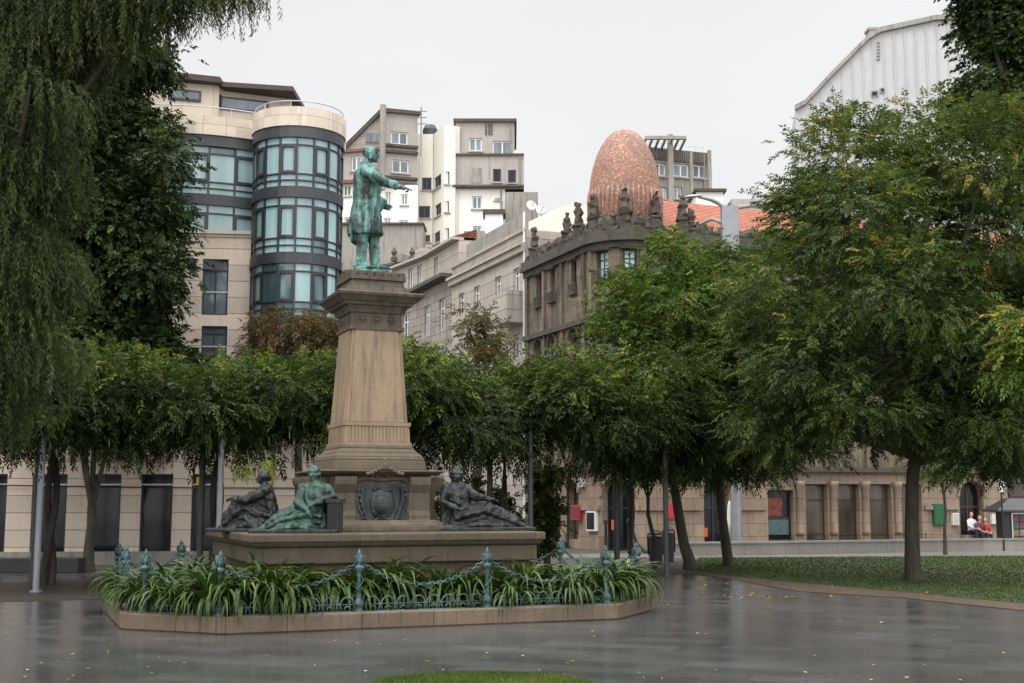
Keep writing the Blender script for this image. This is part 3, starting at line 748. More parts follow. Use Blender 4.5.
# right arm, extended and pointing forward and down
sh=Vector((.0,-.2,1.40)); el_=Vector((.20,-.27,1.24)); wr=Vector((.44,-.27,1.155))
mb.ell(sh+Vector((-.01,.01,0)),(.09,.085,.095))
mb.tube([sh+Vector((-.03,.03,.02)),sh.lerp(el_,.4),el_,el_.lerp(wr,.5),wr],[.088,.078,.068,.062,.056],14,folds=(.09,3,0,1.4))
mb.tube([wr-Vector((.02,0,-.007)),wr+Vector((.02,0,-.007))],[.06,.06],14)
def hand(mb,w,d,up,s=1.0,point=True,thumb=-1):
    d=Vector(d).normalized(); up=Vector(up); side=d.cross(up).normalized(); up=side.cross(d)
    Mx=Matrix((d,side,up)).transposed()
    mb.ell(w+d*.05*s,(.052*s,.04*s,.02*s),rot=Mx)
    mb.tube([w-d*.02*s,w+d*.03*s],[.028*s,.03*s],10)
    for k,off in enumerate((.03,.01,-.01,-.029)):
        b=w+d*.088*s+side*off*s; l=(.075,.08,.074,.058)[k]*s; r=.0105*s
        if point and k==0: pts=[b-d*.02*s,b+d*l*.5,b+d*l*.85-up*.003,b+d*l*1.1-up*.006*s]
        elif point: pts=[b-d*.02*s,b+d*l*.38-up*.004*s,b+d*l*.4-up*.034*s,b+d*l*.1-up*.045*s,b-up*.036*s]
        else: pts=[b-d*.02*s,b+d*l*.45-up*.01*s,b+d*l*.8-up*.03*s,b+d*l*.85-up*.052*s]
        mb.tube(pts,[r,r*.98,r*.93,r*.8,r*.75][:len(pts)],8)
    t=w+d*.03*s+side*.035*s*(1 if thumb<0 else -1)
    mb.tube([w+d*.01*s+side*.02*s,t,t+d*.03*s+side*.012*s-up*.012*s,t+d*.055*s-up*.02*s],[.014*s,.013*s,.012*s,.009*s],8)
hand(mb,wr+Vector((.03,0,-.01)),(1,0,-.24),(0,-.35,1),1.25)
# left arm, bent, holding a hat at the hip
sh=Vector((-.01,.2,1.40)); e2=Vector((-.05,.29,1.13)); w2=Vector((.13,.22,1.0))
mb.ell(sh,(.088,.08,.09)); mb.tube([sh,sh.lerp(e2,.5),e2,e2.lerp(w2,.5),w2],[.086,.076,.07,.062,.055],14,folds=(.09,3,0,1.3))
hand(mb,w2,(1,-.1,-.3),(0,.9,.3),1.15,False)
mb.tube([(.13,.1,.90),(.16,.1,1.0),(.2,.1,1.06)],[(.035,.12),(.06,.09),(.055,.08)],16,side=(1,0,.2)); 
ANG=R(-4)
place(mb,(C0.x-.06,C0.y,zs+.10),ANG,S)
fig=mb.build('bronze_figure',M['verd'],st,smooth=True); organic(fig,.0115,2,.45,.009,.10)
mb=MB(); mb.box(-.3,.32,-.27,.25,-.02,.03); mb.tube([(-.25,-.2,.04),(-.1,-.2,.06),(.1,.15,.05),(.28,.12,.03)],.03,8)
mb.v=[(x*.92,y,z_+.02) for x,y,z_ in mb.v]
place(mb,(C0.x-.04,C0.y,zs-.005),R(14),S); o=mb.build('bronze_base',M['verd'],st); bevel(o,.02,2)

# ------------------------------------------------------------------ seated allegorical figures
def seated(name,label,c,ang,s,mat,f):
    """x: where the legs point, z: up; 'front' turns the shoulders square to the viewer (fy: the viewer's side)"""
    root=empty(name,tuple(c),label,'statue','bronze allegorical figures seated round the pedestal')
    mb=MB(); hip=Vector((0,0,.22)); fr=f.get('front'); fy=f.get('fy',1)
    fd=Vector((f.get('turn',.3),fy,0)).normalized() if fr else Vector((1,f.get('turn',0),0)).normalized()
    sd=Vector((fd.y,-fd.x,0)); 
    if sd.dot(Vector((-1,0,0)) if fr else Vector((0,1,0)))<0: sd=-sd       # sd: side of the propping arm
    lean=f.get('lean',.0); neck=Vector((lean,0,.80))
    S1=tuple(fd)
    mb.tube([hip+Vector((0,0,-.2)),hip,hip+Vector((lean*.3,0,.2)),hip.lerp(neck,.72),neck+Vector((0,0,-.03)),neck+Vector((0,0,.05))],[(.24,.29),(.22,.27),(.16,.2),(.165,.245),(.12,.2),(.06,.065)],24,side=S1,folds=(.07,7,.3,.5))
    hd=neck+Vector((f.get('hx',.03),0,.165)); hf=Vector((f.get('look',fd.x),fd.y*.9 if fr else .2*fy,-.12)).normalized(); hs=Vector((hf.y,-hf.x,0)).normalized(); z1=Vector((0,0,1))
    mb.tube([neck+Vector((0,0,-.04)),hd+Vector((0,0,-.03))],[.06,.054],12)
    mb.ell(hd,(.088,.088,.108),su=16,sv=12)
    mb.ell(hd+hf*.055-z1*.05,(.042,.042,.05)); mb.tube([hd+hf*.08+z1*.025,hd+hf*.112-z1*.02,hd+hf*.08-z1*.03],[.011,.018,.012],8)
    for q in (-1,1): mb.ell(hd+hf*.077+hs*(.034*q)+z1*.008,(.014,.014,.009)); mb.ell(hd+hs*(.085*q)-hf*.01+z1*.01,(.035,.035,.06))
    mb.ell(hd+hf*.085-z1*.062,(.016,.016,.008)); mb.ell(hd-hf*.03+z1*.03,(.095,.095,.092)); mb.ell(hd-hf*.1-z1*.01,(.05,.05,.055))
    if f.get('cap'): mb.tube([hd+z1*.05,hd+z1*.10,hd+hf*.03+z1*.125],[.10,.088,.045],14)
    L=f.get('leg',.85); kz=f.get('knee',.34); cw=f.get('cloth',1.0)
    for sy,kk,ext in ((-1,0,1.0),(1,.08,.86)):
        k=Vector((L*.45*ext,sy*.10,kz+kk)); a=Vector((L*ext,sy*.09,.06))
        mb.tube([hip+Vector((0,sy*.1,0)),k,k.lerp(a,.5),a],[.15,.125,.095,.06],14,folds=(.1,4,0,.8))
        mb.tube([a+Vector((-.03,0,.0)),a+Vector((.06,0,-.02)),a+Vector((.15,0,-.035))],[(.04,.04),(.035,.045),(.015,.035)],10,side=(0,0,1))
    mb.tube([hip+Vector((-.14,0,.0)),hip+Vector((.08,0,.04)),Vector((L*.35,0,kz*.85)),Vector((L*.6,0,.2*cw)),Vector((L*.86,0,.09*cw))],[(.17,.27),(.22*cw,.29),(.19*cw,.26),(.15*cw,.22),(.08*cw,.17)],34,side=(0,0,1),folds=(.13,9,0,.9))
    mb.tube([Vector((-.1,.12*fy,.05)),Vector((L*.3,.2*fy,.08)),Vector((L*.6,.17*fy,.06)),Vector((L*.85,.1*fy,.03))],[(.09,.13),(.12,.14),(.09,.12),(.03,.06)],18,side=(0,0,1),folds=(.18,5,0,1.3))
    for q,e,w in f['arms']:
        shd=neck+sd*(q*.2)-z1*.08; e=Vector(e); w=Vector(w)
        mb.ell(shd,(.09,.09,.09)); mb.tube([shd,shd.lerp(e,.5),e,e.lerp(w,.6),w],[.085,.085,.072,.05,.038],12,folds=(.1,3,0,1.2))
        hand(mb,w,(w-e),(0,.3,1),.95,False,q)
    mb.tube([neck+Vector((0,0,.02))-fd*.03,neck-z1*.2-fd*.05,hip+z1*.15-fd*.09,hip-z1*.15-fd*.1],[(.09,.18),(.13,.27),(.14,.30),(.16,.34)],28,side=S1,folds=(.09,9,0,.6))
    for k in range(5):    # folds across the lap and chest
        t=k/4; mb.tube([neck+sd*(.18-.36*t)-z1*.05+fd*.08,neck.lerp(hip,.5)+sd*(.12-.2*t)+fd*.15,hip+Vector((L*.25*t,0,.1))+fd*.14],[.022,.03,.02],6)
    place(mb,c,ang,s); o=mb.build('draped_body',mat,root,smooth=True); organic(o,.0125*s,2,.4,.019,.11)
    mb=MB(); mb.box(-.42,L+.16,-.36,.34,-.03,.035); place(mb,(c[0],c[1],c[2]+.03),ang,s); o=mb.build('bronze_plinth',M['brz'],root); bevel(o,.015,2)
    if f.get('stele'):
        x,y=f['stele']; mb=MB(); mb.box(x-.12,x+.12,y-.15,y+.15,.036,.50); mb.box(x-.15,x+.15,y-.18,y+.18,.50,.56)
        for k in range(5): mb.box(x-.115+.05*k,x-.09+.05*k,y-.165,y-.148,.08,.48); mb.box(x-.115+.05*k,x-.09+.05*k,y+.148,y+.165,.08,.48)
        place(mb,(c[0],c[1],c[2]),ang,s); mb.build('fluted_stele',M['brz'],root)
    return root
def onplat(x,y): p=loc2(x,y); return (p.x,p.y,zPl)
seated('seated_statue','green patinated woman seated on the platform corner, resting her arm on a block',onplat(-1.42,-1.72),R(180+4),1.03,M['verd2'],
   dict(front=True,fy=1,turn=.25,lean=-.02,look=.5,leg=.88,knee=.28,cap=True,stele=(-.36,.12),arms=[(1,(-.33,.14,.60),(-.06,.26,.50)),(-1,(.24,.2,.50),(.08,.3,.36))]))
seated('seated_statue','dark bronze seated figure wrapped in a cloak, facing left behind the green woman',onplat(-2.0,-.35),R(180-6),1.0,M['brz'],
   dict(turn=.45,fy=1,lean=.02,look=1,leg=.82,knee=.46,cloth=1.5,hx=.03,arms=[(1,(.26,.3,.56),(.52,.2,.58)),(-1,(.28,-.25,.56),(.5,-.1,.56))]))
seated('seated_statue','dark bronze figure reclining with outstretched legs at the right of the pedestal',onplat(1.5,-1.0),R(12),1.04,M['brz'],
   dict(front=True,fy=-1,turn=.35,lean=-.06,look=.1,leg=1.15,knee=.38,hx=-.01,cap=True,arms=[(1,(-.34,-.18,.50),(-.12,-.3,.40)),(-1,(.26,-.16,.60),(.50,-.12,.56))]))

# ------------------------------------------------------------------ planted bed: kerb, soil, fence, plants
OCT0=[(-3.6,-3.35),(3.6,-3.35),(5.0,-1.95),(5.0,1.95),(3.6,3.35),(-3.6,3.35),(-5.0,1.95),(-5.0,-1.95)]
def inset(d): 
    a=5.0-d; b=3.35-d; c=1.41-d*.59; q=.45
    return [(-a+q+c,-b),(a-c,-b),(a,-b+c),(a,b-c),(a-c,b),(-a+q+c,b),(-a+q,b-c),(-a+q,-b+c)]
kz=.27; mb=MB(); o_=inset(0); i_=inset(.36); n=8
for k in range(n):
    a,b=o_[k],o_[(k+1)%n]; c,d=i_[(k+1)%n],i_[k]
    def w(p,zz): q=loc2(p[0],p[1]); return (q.x,q.y,zz)
    mb.hexa([w(a,0),w(b,0),w(c,0),w(d,0)],[w(a,kz),w(b,kz),w(c,kz),w(d,kz)])
ko=mb.build('planter_kerb',M['kerb']); bevel(ko,.03,3); tag(ko,'low brown stone kerb round the eight-sided planted bed of the monument','kerb')
s_=inset(.37); sheet('planter_soil',[(loc2(*p).x,loc2(*p).y) for p in s_],.21,M['soil'])
fence=empty('iron_fence',(C0.x,C0.y,kz),'verdigris iron fence of ornate posts, hanging chains and low hoops round the planted bed','fence')
FP=[(-3.2,-3.1),(-.98,-3.1),(1.24,-3.1),(3.46,-3.1),(4.78,-1.75),(4.78,1.75),(3.46,3.1),(1.24,3.1),(-.98,3.1),(-3.0,3.1),(-4.3,1.85),(-4.33,.1),(-4.2,-1.9)]
HP=.98
def fpost(x,y):
    q=loc2(x,y); mb=MB()
    prof=[(.10,0),(.105,.05),(.07,.08),(.09,.12),(.095,.17),(.06,.22),(.045,.27),(.05,.3),(.038,.34),(.033,.6),(.045,.63),(.038,.66),(.06,.70),(.085,.735),(.088,.76),(.06,.79),(.045,.81),(.07,.84),(.062,.88),(.035,.93),(.03,.955),(.045,.985),(.02,1.02),(.004,1.06)]
    mb.lathe((0,0,0),prof,12)
    prof=prof
    # twining vine ornament and crown scrolls
    pts=[(.062*math.cos(t*9),.062*math.sin(t*9),.1+.62*t) for t in [i/40 for i in range(41)]]; mb.tube(pts,.011,5)
    for k in range(6):
        a=k*PI/3; pts=[(.05*math.cos(a),.05*math.sin(a),.80),(.088*math.cos(a),.088*math.sin(a),.85),(.08*math.cos(a),.08*math.sin(a),.92),(.05*math.cos(a),.05*math.sin(a),.95)]; mb.tube(pts,.013,5)
    for k in range(5):
        t=(k+.5)/5; a=t*9; mb.ell((.075*math.cos(a),.075*math.sin(a),.1+.62*t),(.03,.03,.02),su=6,sv=4)
    mb.v=[(q.x+a*HP,q.y+b*HP,kz-.04+c*HP) for a,b,c in mb.v]
    mb.build('post',M['iron'],fence,smooth=True)
for p in FP: fpost(*p)
def chain(a,b,sag):
    A=loc2(*a,kz+.80); B=loc2(*b,kz+.80); L=(B-A).length; n=max(8,int(L*1.12/.075)); mb=MB()
    pts=[]
    for i in range(n+1):
        t=i/n; p=A.lerp(B,t); p.z-=sag*(1-(2*t-1)**2); pts.append(p)
    for i in range(n):
        p,q=pts[i],pts[i+1]; c=(p+q)/2; d=(q-p).normalized(); s=d.cross(Vector((0,0,1))).normalized() if i%2 else Vector((0,0,1))
        s=(s-d*s.dot(d)).normalized()
        ring=[c+d*(.052*math.cos(x))+s*(.03*math.sin(x)) for x in [2*PI*j/10 for j in range(10)]]
        ring=ring+[ring[0]]
        i0=len(mb.v); mb.tube(ring,.0105,5)
    mb.build('chain',M['iron'],fence,smooth=True)
for i in range(len(FP)): chain(FP[i],FP[(i+1)%len(FP)],.40 if i<3 else .36)
def hoops(a,b):
    A=Vector(a); B=Vector(b); L=(B-A).length; n=max(2,round(L/.27)); d=(B-A)/n; mb=MB()
    def W3(p,zz): q=loc2(p[0],p[1]); return (q.x,q.y,kz+zz)
    for i in range(n):
        c=A+d*(i+.5); u=d.normalized(); r=.115
        mb.tube([W3(c+u*(r*math.cos(t)),.10+r*1.15*math.sin(t)) for t in [-.6+(PI+1.2)*k/12 for k in range(13)]],.013,5)
        mb.tube([W3(c+u*(.05*math.cos(t)),.035+.05*math.sin(t)) for t in [PI*k/6 for k in range(7)]],.013,5)
        q=W3(c+d*.5,.115); mb.ell(q,(.024,.024,.024),su=6,sv=4)
    mb.tube([W3(A,.0),W3(B,.0)],.016,5); mb.tube([W3(A,.115),W3(A.lerp(B,.5),.115),W3(B,.115)],.009,5)
    mb.build('hoop_edging',M['iron'],fence,smooth=True)
hp=inset(.2)
hoops((-1.9,-3.2),(-1.05,-3.2)); hoops((-.9,-3.2),(1.16,-3.2)); hoops((1.32,-3.2),(3.38,-3.2)); hoops((-3.05,-3.2),(-1.95,-3.2))
hoops((-4.12,-2.1),(-3.3,-2.95)); hoops((3.6,-3.0),(4.72,-1.95)); hoops((-4.36,-1.7),(-4.36,1.7)); hoops((4.8,-1.7),(4.8,1.7))
# strap-leaved plants
def strap_plant(seed):
    r=random.Random(seed); n=84; segs=7; V=[];Fc=[];T=[]
    for k in range(n):
        a=r.uniform(0,2*PI); L=r.uniform(.62,1.0); w=r.uniform(.042,.064); tilt=r.uniform(.1,1.0)
        d=Vector((math.cos(a),math.sin(a),0)); s=Vector((-d.y,d.x,0)); p=d*r.uniform(0,.07); th=PI/2-tilt*.45; tint=r.gauss(.42,.17)
        if r.random()<.012: tint=.95
        tw=r.uniform(-.5,.5)
        for i in range(segs+1):
            t=i/segs; ww=w*(1-t**3)*(.65+.5*math.sin(PI*min(1,t*1.2)))
            ss=(s*math.cos(tw*t)+Vector((0,0,1))*math.sin(tw*t))
            V.append(tuple(p+ss*ww*.5+Vector((0,0,ww*.18)))); V.append(tuple(p)); V.append(tuple(p-ss*ww*.5+Vector((0,0,ww*.18)))); T+= [tint+.1*t]*3
            p=p+(d*math.cos(th)*.92+Vector((0,0,1))*math.sin(th))*(L/segs); th-=(.28+tilt*.36)*(1 if t>.15 else .5)
        b=len(V)-3*(segs+1)
        for i in range(segs):
            q=b+3*i; Fc.append((q,q+1,q+4,q+3)); Fc.append((q+1,q+2,q+5,q+4))
    me=bpy.data.meshes.new('strap_leaf_plant'); me.from_pydata(V,[],Fc); me.polygons.foreach_set('use_smooth',[True]*len(Fc))
    at_=me.attributes.new('tint','FLOAT','POINT'); at_.data.foreach_set('value',np.clip(T,0,1).astype(np.float32)); me.materials.append(M['strap']); me.update()
    return me
SM=[strap_plant(k) for k in range(5)]
def addplant(x,y,s,lab):
    s*=1.12; q=loc2(x,y,.18); o=bpy.data.objects.new('strap_leaf_plant',rnd.choice(SM)); col.objects.link(o)
    o.location=q; o.rotation_euler=(rnd.uniform(-.08,.08),rnd.uniform(-.08,.08),rnd.uniform(0,6.3)); o.scale=(s,s,s*rnd.uniform(.9,1.12))
    tag(o,lab,'plant','strap-leaved plants filling the planted bed')
LF='arching green strap-leaved plant in front of the platform, along the front kerb'
for k in range(15):
    x=-3.4+k*.49+rnd.uniform(-.08,.08); addplant(x,-2.66+rnd.uniform(-.08,.08),rnd.uniform(.62,.84)*(.66 if k>3 else 1),LF)
for k in range(13):
    addplant(-3.0+k*.5+rnd.uniform(-.1,.1),-2.42,rnd.uniform(1.25,1.5),'taller strap-leaved plant in the second row close against the platform front')
for k in range(4): addplant(-3.25+k*.4,-2.9,rnd.uniform(1.15,1.3),'tall strap-leaved plant spilling over the kerb at the left front corner')
for x,y,s in ((1.75,-2.95,1.0),(2.9,-2.95,1.05),(3.45,-2.85,1.15),(3.9,-2.5,1.2),(4.3,-2.15,1.25),(4.6,-1.7,1.15),(4.65,-1.2,1.1),(4.0,-1.8,1.15),(3.5,-2.1,1.05)):
    addplant(x,y,s,'large strap-leaved plant spilling over the kerb at the right front corner')
for k in range(17):
    x=-2.75-rnd.random()*1.6; y=-2.4+rnd.random()*4.6
    if x+y<-5.7: y+=.9
    addplant(x,y,rnd.uniform(1.0,1.25),'arching strap-leaved plant in the left part of the bed beside the platform')
for x,y in ((-4.2,-1.6),(-4.25,-1.1),(-3.9,-2.1),(-3.6,-2.4)): addplant(x,y,1.05,'strap-leaved plant at the left chamfered corner of the kerb')
for k in range(12):
    addplant(3.0+rnd.random()*1.7,-1.6+rnd.random()*3.8,rnd.uniform(.9,1.15),'arching strap-leaved plant in the right part of the bed beside the platform')
# orange stake
p=ground(145,628); mb=MB(); mb.tube([(p.x,p.y,0),(p.x+.02,p.y+.02,.3),(p.x+.05,p.y+.04,.56)],[.022,.02,.012],6)
o=mb.build('marker_stake',M['orange']); tag(o,'thin orange stake leaning against the left end of the kerb','stake')
# ================================================================== LEFT BUILDING
a7=R(6.9); dL=Vector((math.cos(a7),math.sin(a7)))
pL=Vector((at(200,400,42).x,42.0))
low=Path([tuple(pL-dL*22),tuple(pL+dL*4.2)])
lb=empty('office_building',(pL.x,pL.y,0),'cream stone office building with a rounded blue glass corner bay on the left','building')
def zl(py,px=200): return low.sz(px,py)[1]
s250=low.sz(250,290)[0]; zledge=zl(234,210)
wins=[]
for (x0,y0,x1,y1) in ((202,259,228,315),(201,326,227,361),(147,263,173,313),(146,324,172,358)): wins.append(('up',low.rect(x0,y0,x1,y1)))
ups=[w[1] for w in wins]
dx=ups[0][0]-ups[2][0]
for k in (2,3,4): 
    for w in (ups[0],ups[1]): wins.append(('up',(w[0]-dx*k,w[1]-dx*k,w[2],w[3])))
gr=[]
for x0,x1 in ((31,66),(92,120),(140,172),(191,222)): gr.append(low.rect(x0,474,x1,555))
for k in (1,2,3): gr.append((gr[0][0]-1.9*k,gr[0][1]-1.9*k,gr[0][2],gr[0][3]))
zg0=gr[0][2]; zg1=gr[0][3]
se=low.len
body('ground_storey_wall',low,0,se,0,zledge,[w[1] for w in wins]+gr,M['leftlow'],lb,depth=9,reveal=.2)
for kx,w in wins: window(low,w,lb,M['mull'],M['gmid'],nx=2,fw=.06,hbars=(.8,)); 
for w in wins[:6]:
    a,b,c,d=w[1]; mb=MB(); pbox(mb,low,a+.02,b-.02,c+(d-c)*.40,c+(d-c)*.40+.045,-.09,-.05); mb.build('guard_rail',M['rail'],lb)
for w in gr: 
    window(low,w,lb,M['black'],M['gdark'],nx=1,fw=.07,hbars=(.86,))
    a,b,c,d=w; mb=MB(); pbox(mb,low,a+.02,b-.02,c+(d-c)*.86,c+(d-c)*.86+.05,-.1,-.06); mb.build('transom',M['rail'],lb)
mb=MB(); pbox(mb,low,0,s250,zledge,zledge+.12,-.2,.12); pbox(mb,low,0,s250,zledge-.1,zledge,0,.05)
mb.build('stone_ledge',M['cream'],lb)
# slim canopy over the ground floor
a,b=low.sz(121,455)[0],low.sz(174,455)[0]; zc_=zl(456,150); mb=MB(); pbox(mb,low,a-.3,b,zc_,zc_+.13,0,.75); mb.build('entrance_canopy',M['cream'],lb)
mb=MB(); pbox(mb,low,0,se,0,.42,0,.06); mb.build('base_course',M['grey2'],lb)
# projecting pilaster band next to the bay
for x0,x1 in ((232,234.5),(196,198)):
    pass
# glazed upper storeys
cB=low.P(low.sz(295.5,290)[0],0,-.1); rB=1.52
def bayarc(r): 
    pts=[]
    for i in range(0,19):
        th=R(183+ (360-183+20)*i/18); pts.append((cB.x+r*math.cos(th+a7),cB.y+r*math.sin(th+a7)))
    return pts
bay=Path(bayarc(rB))
zq=lambda py: at(297,py,cB.y-rB).z
sB0=0; sB1=bay.len
rec0=low.P(low.sz(152,180)[0],0,0); rec1=Vector((cB.x-rB*.93,cB.y+.35,0))
rl=low.P(low.sz(152,180)[0]-7,0,.6)
mids=[]
for i in range(9):
    t=i/8; p=rec0.lerp(rec1,t); n=Vector((-(rec1-rec0).y,(rec1-rec0).x,0)).normalized(); p=p-n*(.25*math.sin(PI*t)); mids.append((p.x,p.y))
up=Path([(rl.x,rl.y)]+mids)
def glazed(sf,name,z0,z1,n,s0,s1,part=None,rows=((0,.13),(.13,.26),(.26,.84),(.84,1)),seed=1):
    r=random.Random(seed)
    for i in range(n):
        a=s0+(s1-s0)*i/n; b=s0+(s1-s0)*(i+1)/n; mb=MB(); fw=.045
        pbox(mb,sf,a,a+fw,z0,z1,-.08,.03); pbox(mb,sf,b-fw*.4,b,z0,z1,-.08,.028)
        for k,(p,q) in enumerate(rows):
            zz=z0+(z1-z0)*p; pbox(mb,sf,a+fw,b-fw*.4,zz,zz+.045,-.07,.02)
            if k==2 and i%2==1:   # heavier opening casement
                zt=z0+(z1-z0)*q
                pbox(mb,sf,a+fw,a+fw+.07,zz+.045,zt,-.06,.045); pbox(mb,sf,b-fw*.4-.07,b-fw*.4,zz+.045,zt,-.06,.045); pbox(mb,sf,a+fw+.07,b-fw*.4-.07,zt-.07,zt,-.06,.043); pbox(mb,sf,a+fw+.07,b-fw*.4-.07,zz+.045,zz+.12,-.06,.043)
        w=mb.build('glazed_window',M['mull'],lb)
        for k,(p,q) in enumerate(rows):
            g=MB(); cs=sf.cuts(a+.02,b-.01); za_,zb_=z0+(z1-z0)*p,z0+(z1-z0)*q
            for u,v in zip(cs,cs[1:]): g.face(sf.P(u,za_,-.03),sf.P(v,za_,-.03),sf.P(v,zb_,-.03),sf.P(u,zb_,-.03))
            clear = (name=='low' and i in (2,3,5)) or r.random()<.10
            g.build('pane',M['teal2'] if clear else M['teal'],w)
lev=[zq(y) for y in (358,326,316,263,253,197,187,137,126,107)]
# lev: 0..1 storey1 glass, 1-2 band, 2-3 glass, 3-4 band, 4-5 glass, 5-6 band, 6-7 glass, 7-8 band, 8-9 stone
zbase=zq(420)
nb=9
for k,(i0,i1) in enumerate(((0,1),(2,3),(4,5),(6,7))): glazed(bay,'low' if i0==2 else 'x',lev[i0],lev[i1],nb,0,sB1,seed=k)
def band(sf,z0,z1,o,mat,nm,s0=None,s1=None,inner=-.15):
    mb=MB(); pbox(mb,sf,0 if s0 is None else s0,sf.len if s1 is None else s1,z0,z1,inner,o); return mb.build(nm,mat,lb)
band(bay,zbase,lev[0],.03,M['dark'],'spandrel_band'); 
for i0,i1 in ((1,2),(3,4),(5,6)): band(bay,lev[i0],lev[i1],.06,M['dark'],'spandrel_band')
band(bay,lev[7],lev[8],.07,M['dark'],'spandrel_band'); band(bay,lev[8],lev[9],.11,M['cream'],'parapet')
# solid core behind the bay glass
core=[(p[0],p[1]) for p in bayarc(rB-.2)]+[(cB.x+.6,cB.y+3),(cB.x-1.5,cB.y+3)]
mb=MB(); mb.prism(core,zbase,lev[8]+.3); mb.build('bay_core',M['dark'],lb)
# recessed upper wall
for (i0,i1) in ((4,5),(6,7)): glazed(up,'up',lev[i0],lev[i1],12,0,up.len,seed=i0+5)
band(up,lev[3],lev[4],.03,M['dark'],'spandrel_band'); band(up,lev[5],lev[6],.06,M['dark'],'spandrel_band'); band(up,lev[7],lev[8],.10,M['dark'],'spandrel_band'); band(up,lev[8],lev[9],.16,M['cream'],'parapet')
ptsb=[tuple(up.P(t,0,-.2)[:2]) for t in up.cuts(0,up.len)]+[(rec1.x+1,rec1.y+6),(rl.x,rl.y+8)]
mb=MB(); mb.prism(ptsb,zledge-1,lev[8]+.3); mb.build('upper_core',M['dark'],lb)
# parapet rails
def railing(sf,z0,h,parent,o=.0):
    mb=MB(); n=max(3,int(sf.len/1.0)); cs=sorted(set(sf.cuts(0,sf.len)+[sf.len*i/n for i in range(n+1)]))
    mb.tube([sf.P(t,z0+h,o) for t in cs],.022,5,side=(0,0,1)); 
    for i in range(n+1): p=sf.P(sf.len*i/n,z0,o); mb.tube([p,p+Vector((0,0,h))],.014,4)
    return mb.build('roof_railing',M['rail'],parent)
railing(bay,lev[9],.22,lb); railing(up,lev[9],.36,lb)
# set-back penthouse and its brown eave
Yp=45.0
def atp(px,py,Y): p=at(px,py,Y); return p
q0,q1=at(100,95,Yp-1.2),at(290,108,Yp+1.2)
pent=Path([(q0.x,q0.y),(at(219,95,Yp).x,Yp),(at(219,95,Yp).x,Yp+.3),(q1.x,q1.y)])
zt=at(219,86,Yp).z; zb=lev[9]-.6
o1=pent.rect(166,90,201,101); 
body('penthouse_wall',pent,0,pent.len,zb,zt,[],M['cream'],lb,depth=4)
for (x0,y0,x1,y1) in ((168,90,200,101),(219,99,268,112)):
    mb=MB(); a,b,c,d=pent.rect(x0,y0,x1,y1); pbox(mb,pent,a,b,c,d,.0,.06); w=mb.build('window',M['mull'],lb)
    g=MB(); pbox(g,pent,a+.08,b-.08,c+.08,d-.08,.05,.075); g.build('pane',M['gmid'],w)
mb=MB()
e0,e1,e2,e3=at(95,70,43.2),at(220,75.5,44.6),at(293,87,45.2),at(288,110,50)
tk=.34
def slab(mb,pts,th,up_=(0,0,1)):
    n=len(pts); i=len(mb.v); mb.v.extend([tuple(p) for p in pts]+[(p[0],p[1],p[2]+th) for p in pts])
    mb.f.append(tuple(range(i+n-1,i-1,-1))); mb.f.append(tuple(range(i+n,i+2*n))); mb.f+=[(i+k,i+(k+1)%n,i+n+(k+1)%n,i+n+k) for k in range(n)]
zE=zt
slab(mb,[(e0.x,e0.y,zE),(e1.x,e1.y,zE),(e1.x,e1.y+6,zE),(e0.x,e0.y+6,zE)],.22)
slab(mb,[(e1.x+.01,e1.y+.2,zE-.08),(e2.x,e2.y,zE-.12),(e2.x+.1,e2.y+5,zE-.12),(e1.x+.01,e1.y+6,zE-.08)],.18)
mb.build('overhanging_roof',M['eave'],lb)
# low black planter wall at far left
p0,p1=ground(-60,575),ground(78,573); mb=MB(); mb.box(p0.x,p1.x,p1.y,p1.y+.6,0,.42); o=mb.build('low_black_bench',M['black']); bevel(o,.02); tag(o,'long low black bench block in front of the office ground floor at the far left','bench')
# small yellow sign in the fourth window
q=low.sz(200,481); mb=MB(); pbox(mb,low,q[0]-.12,q[0]+.12,q[1]-.13,q[1]+.13,.0,.05); mb.build('yellow_sign',plain('yellow_sign_face',(.6,.45,.05),.5,var=.3,scale=20),lb)
# sagging cable along the wall
mb=MB(); A=low.P(0,at(0,462,40).z,.06); B=low.P(low.sz(330,487)[0] if low.sz(330,487) else se,at(330,488,42).z,.06)
mb.tube([A.lerp(B,t)+Vector((0,0,-.25*math.sin(PI*t))) for t in [i/14 for i in range(15)]],.02,4); mb.build('wall_cable',M['black'],lb)

# ================================================================== ORNATE CORNER BUILDING
ct=Vector((5.12,55.2)); rT=1.85; Ln=Vector((-U.y,U.x))   # into the street
t0=ct-U*rT; t1=ct+NO*rT
arc=[]
for i in range(13):
    th=math.atan2(-U.y,-U.x)+ (PI/2)*i/12
    arc.append((ct.x+rT*math.cos(th),ct.y+rT*math.sin(th)))
farL=t0+Ln*7.2; endR=t1+U*27
orn=Path([tuple(farL)]+arc+[tuple(endR)])
ob=empty('ornate_corner_building',(ct.x,ct.y,0),'dark weathered stone corner building with carved pinnacles round its turret','building')
sA=orn.L[1]; sC=orn.L[13]; LR=orn.len
def Z_(px,py): return orn.sz(px,py)[1]
zc0=Z_(625,247); ztop=Z_(625,230)
zstr=Z_(625,316)     # string course between storeys 2 and 3
zgf=Z_(617,470)      # top of ground floor
def mid(px,py): return orn.sz(px,py)[0]
W=[]
def addw(s,w,z0,z1,arch=False,kind='w'): W.append((s-w/2,s+w/2,z0,z1,arch,kind))
zu0,zu1=Z_(584,286)+.0,Z_(584,256)
zu0=Z_(609,279); zu1=Z_(609,250)
for s in (1.0,2.6): addw(s+.6,.62,zu0-.25,zu1)
s_584=5.6; addw(s_584,.62,zu0-.25,zu1)
zm1=Z_(584,316)-.35; zm0=zm1-1.9
for s in (1.6,3.2): addw(s,.95,zm0,zm1-.1,True)
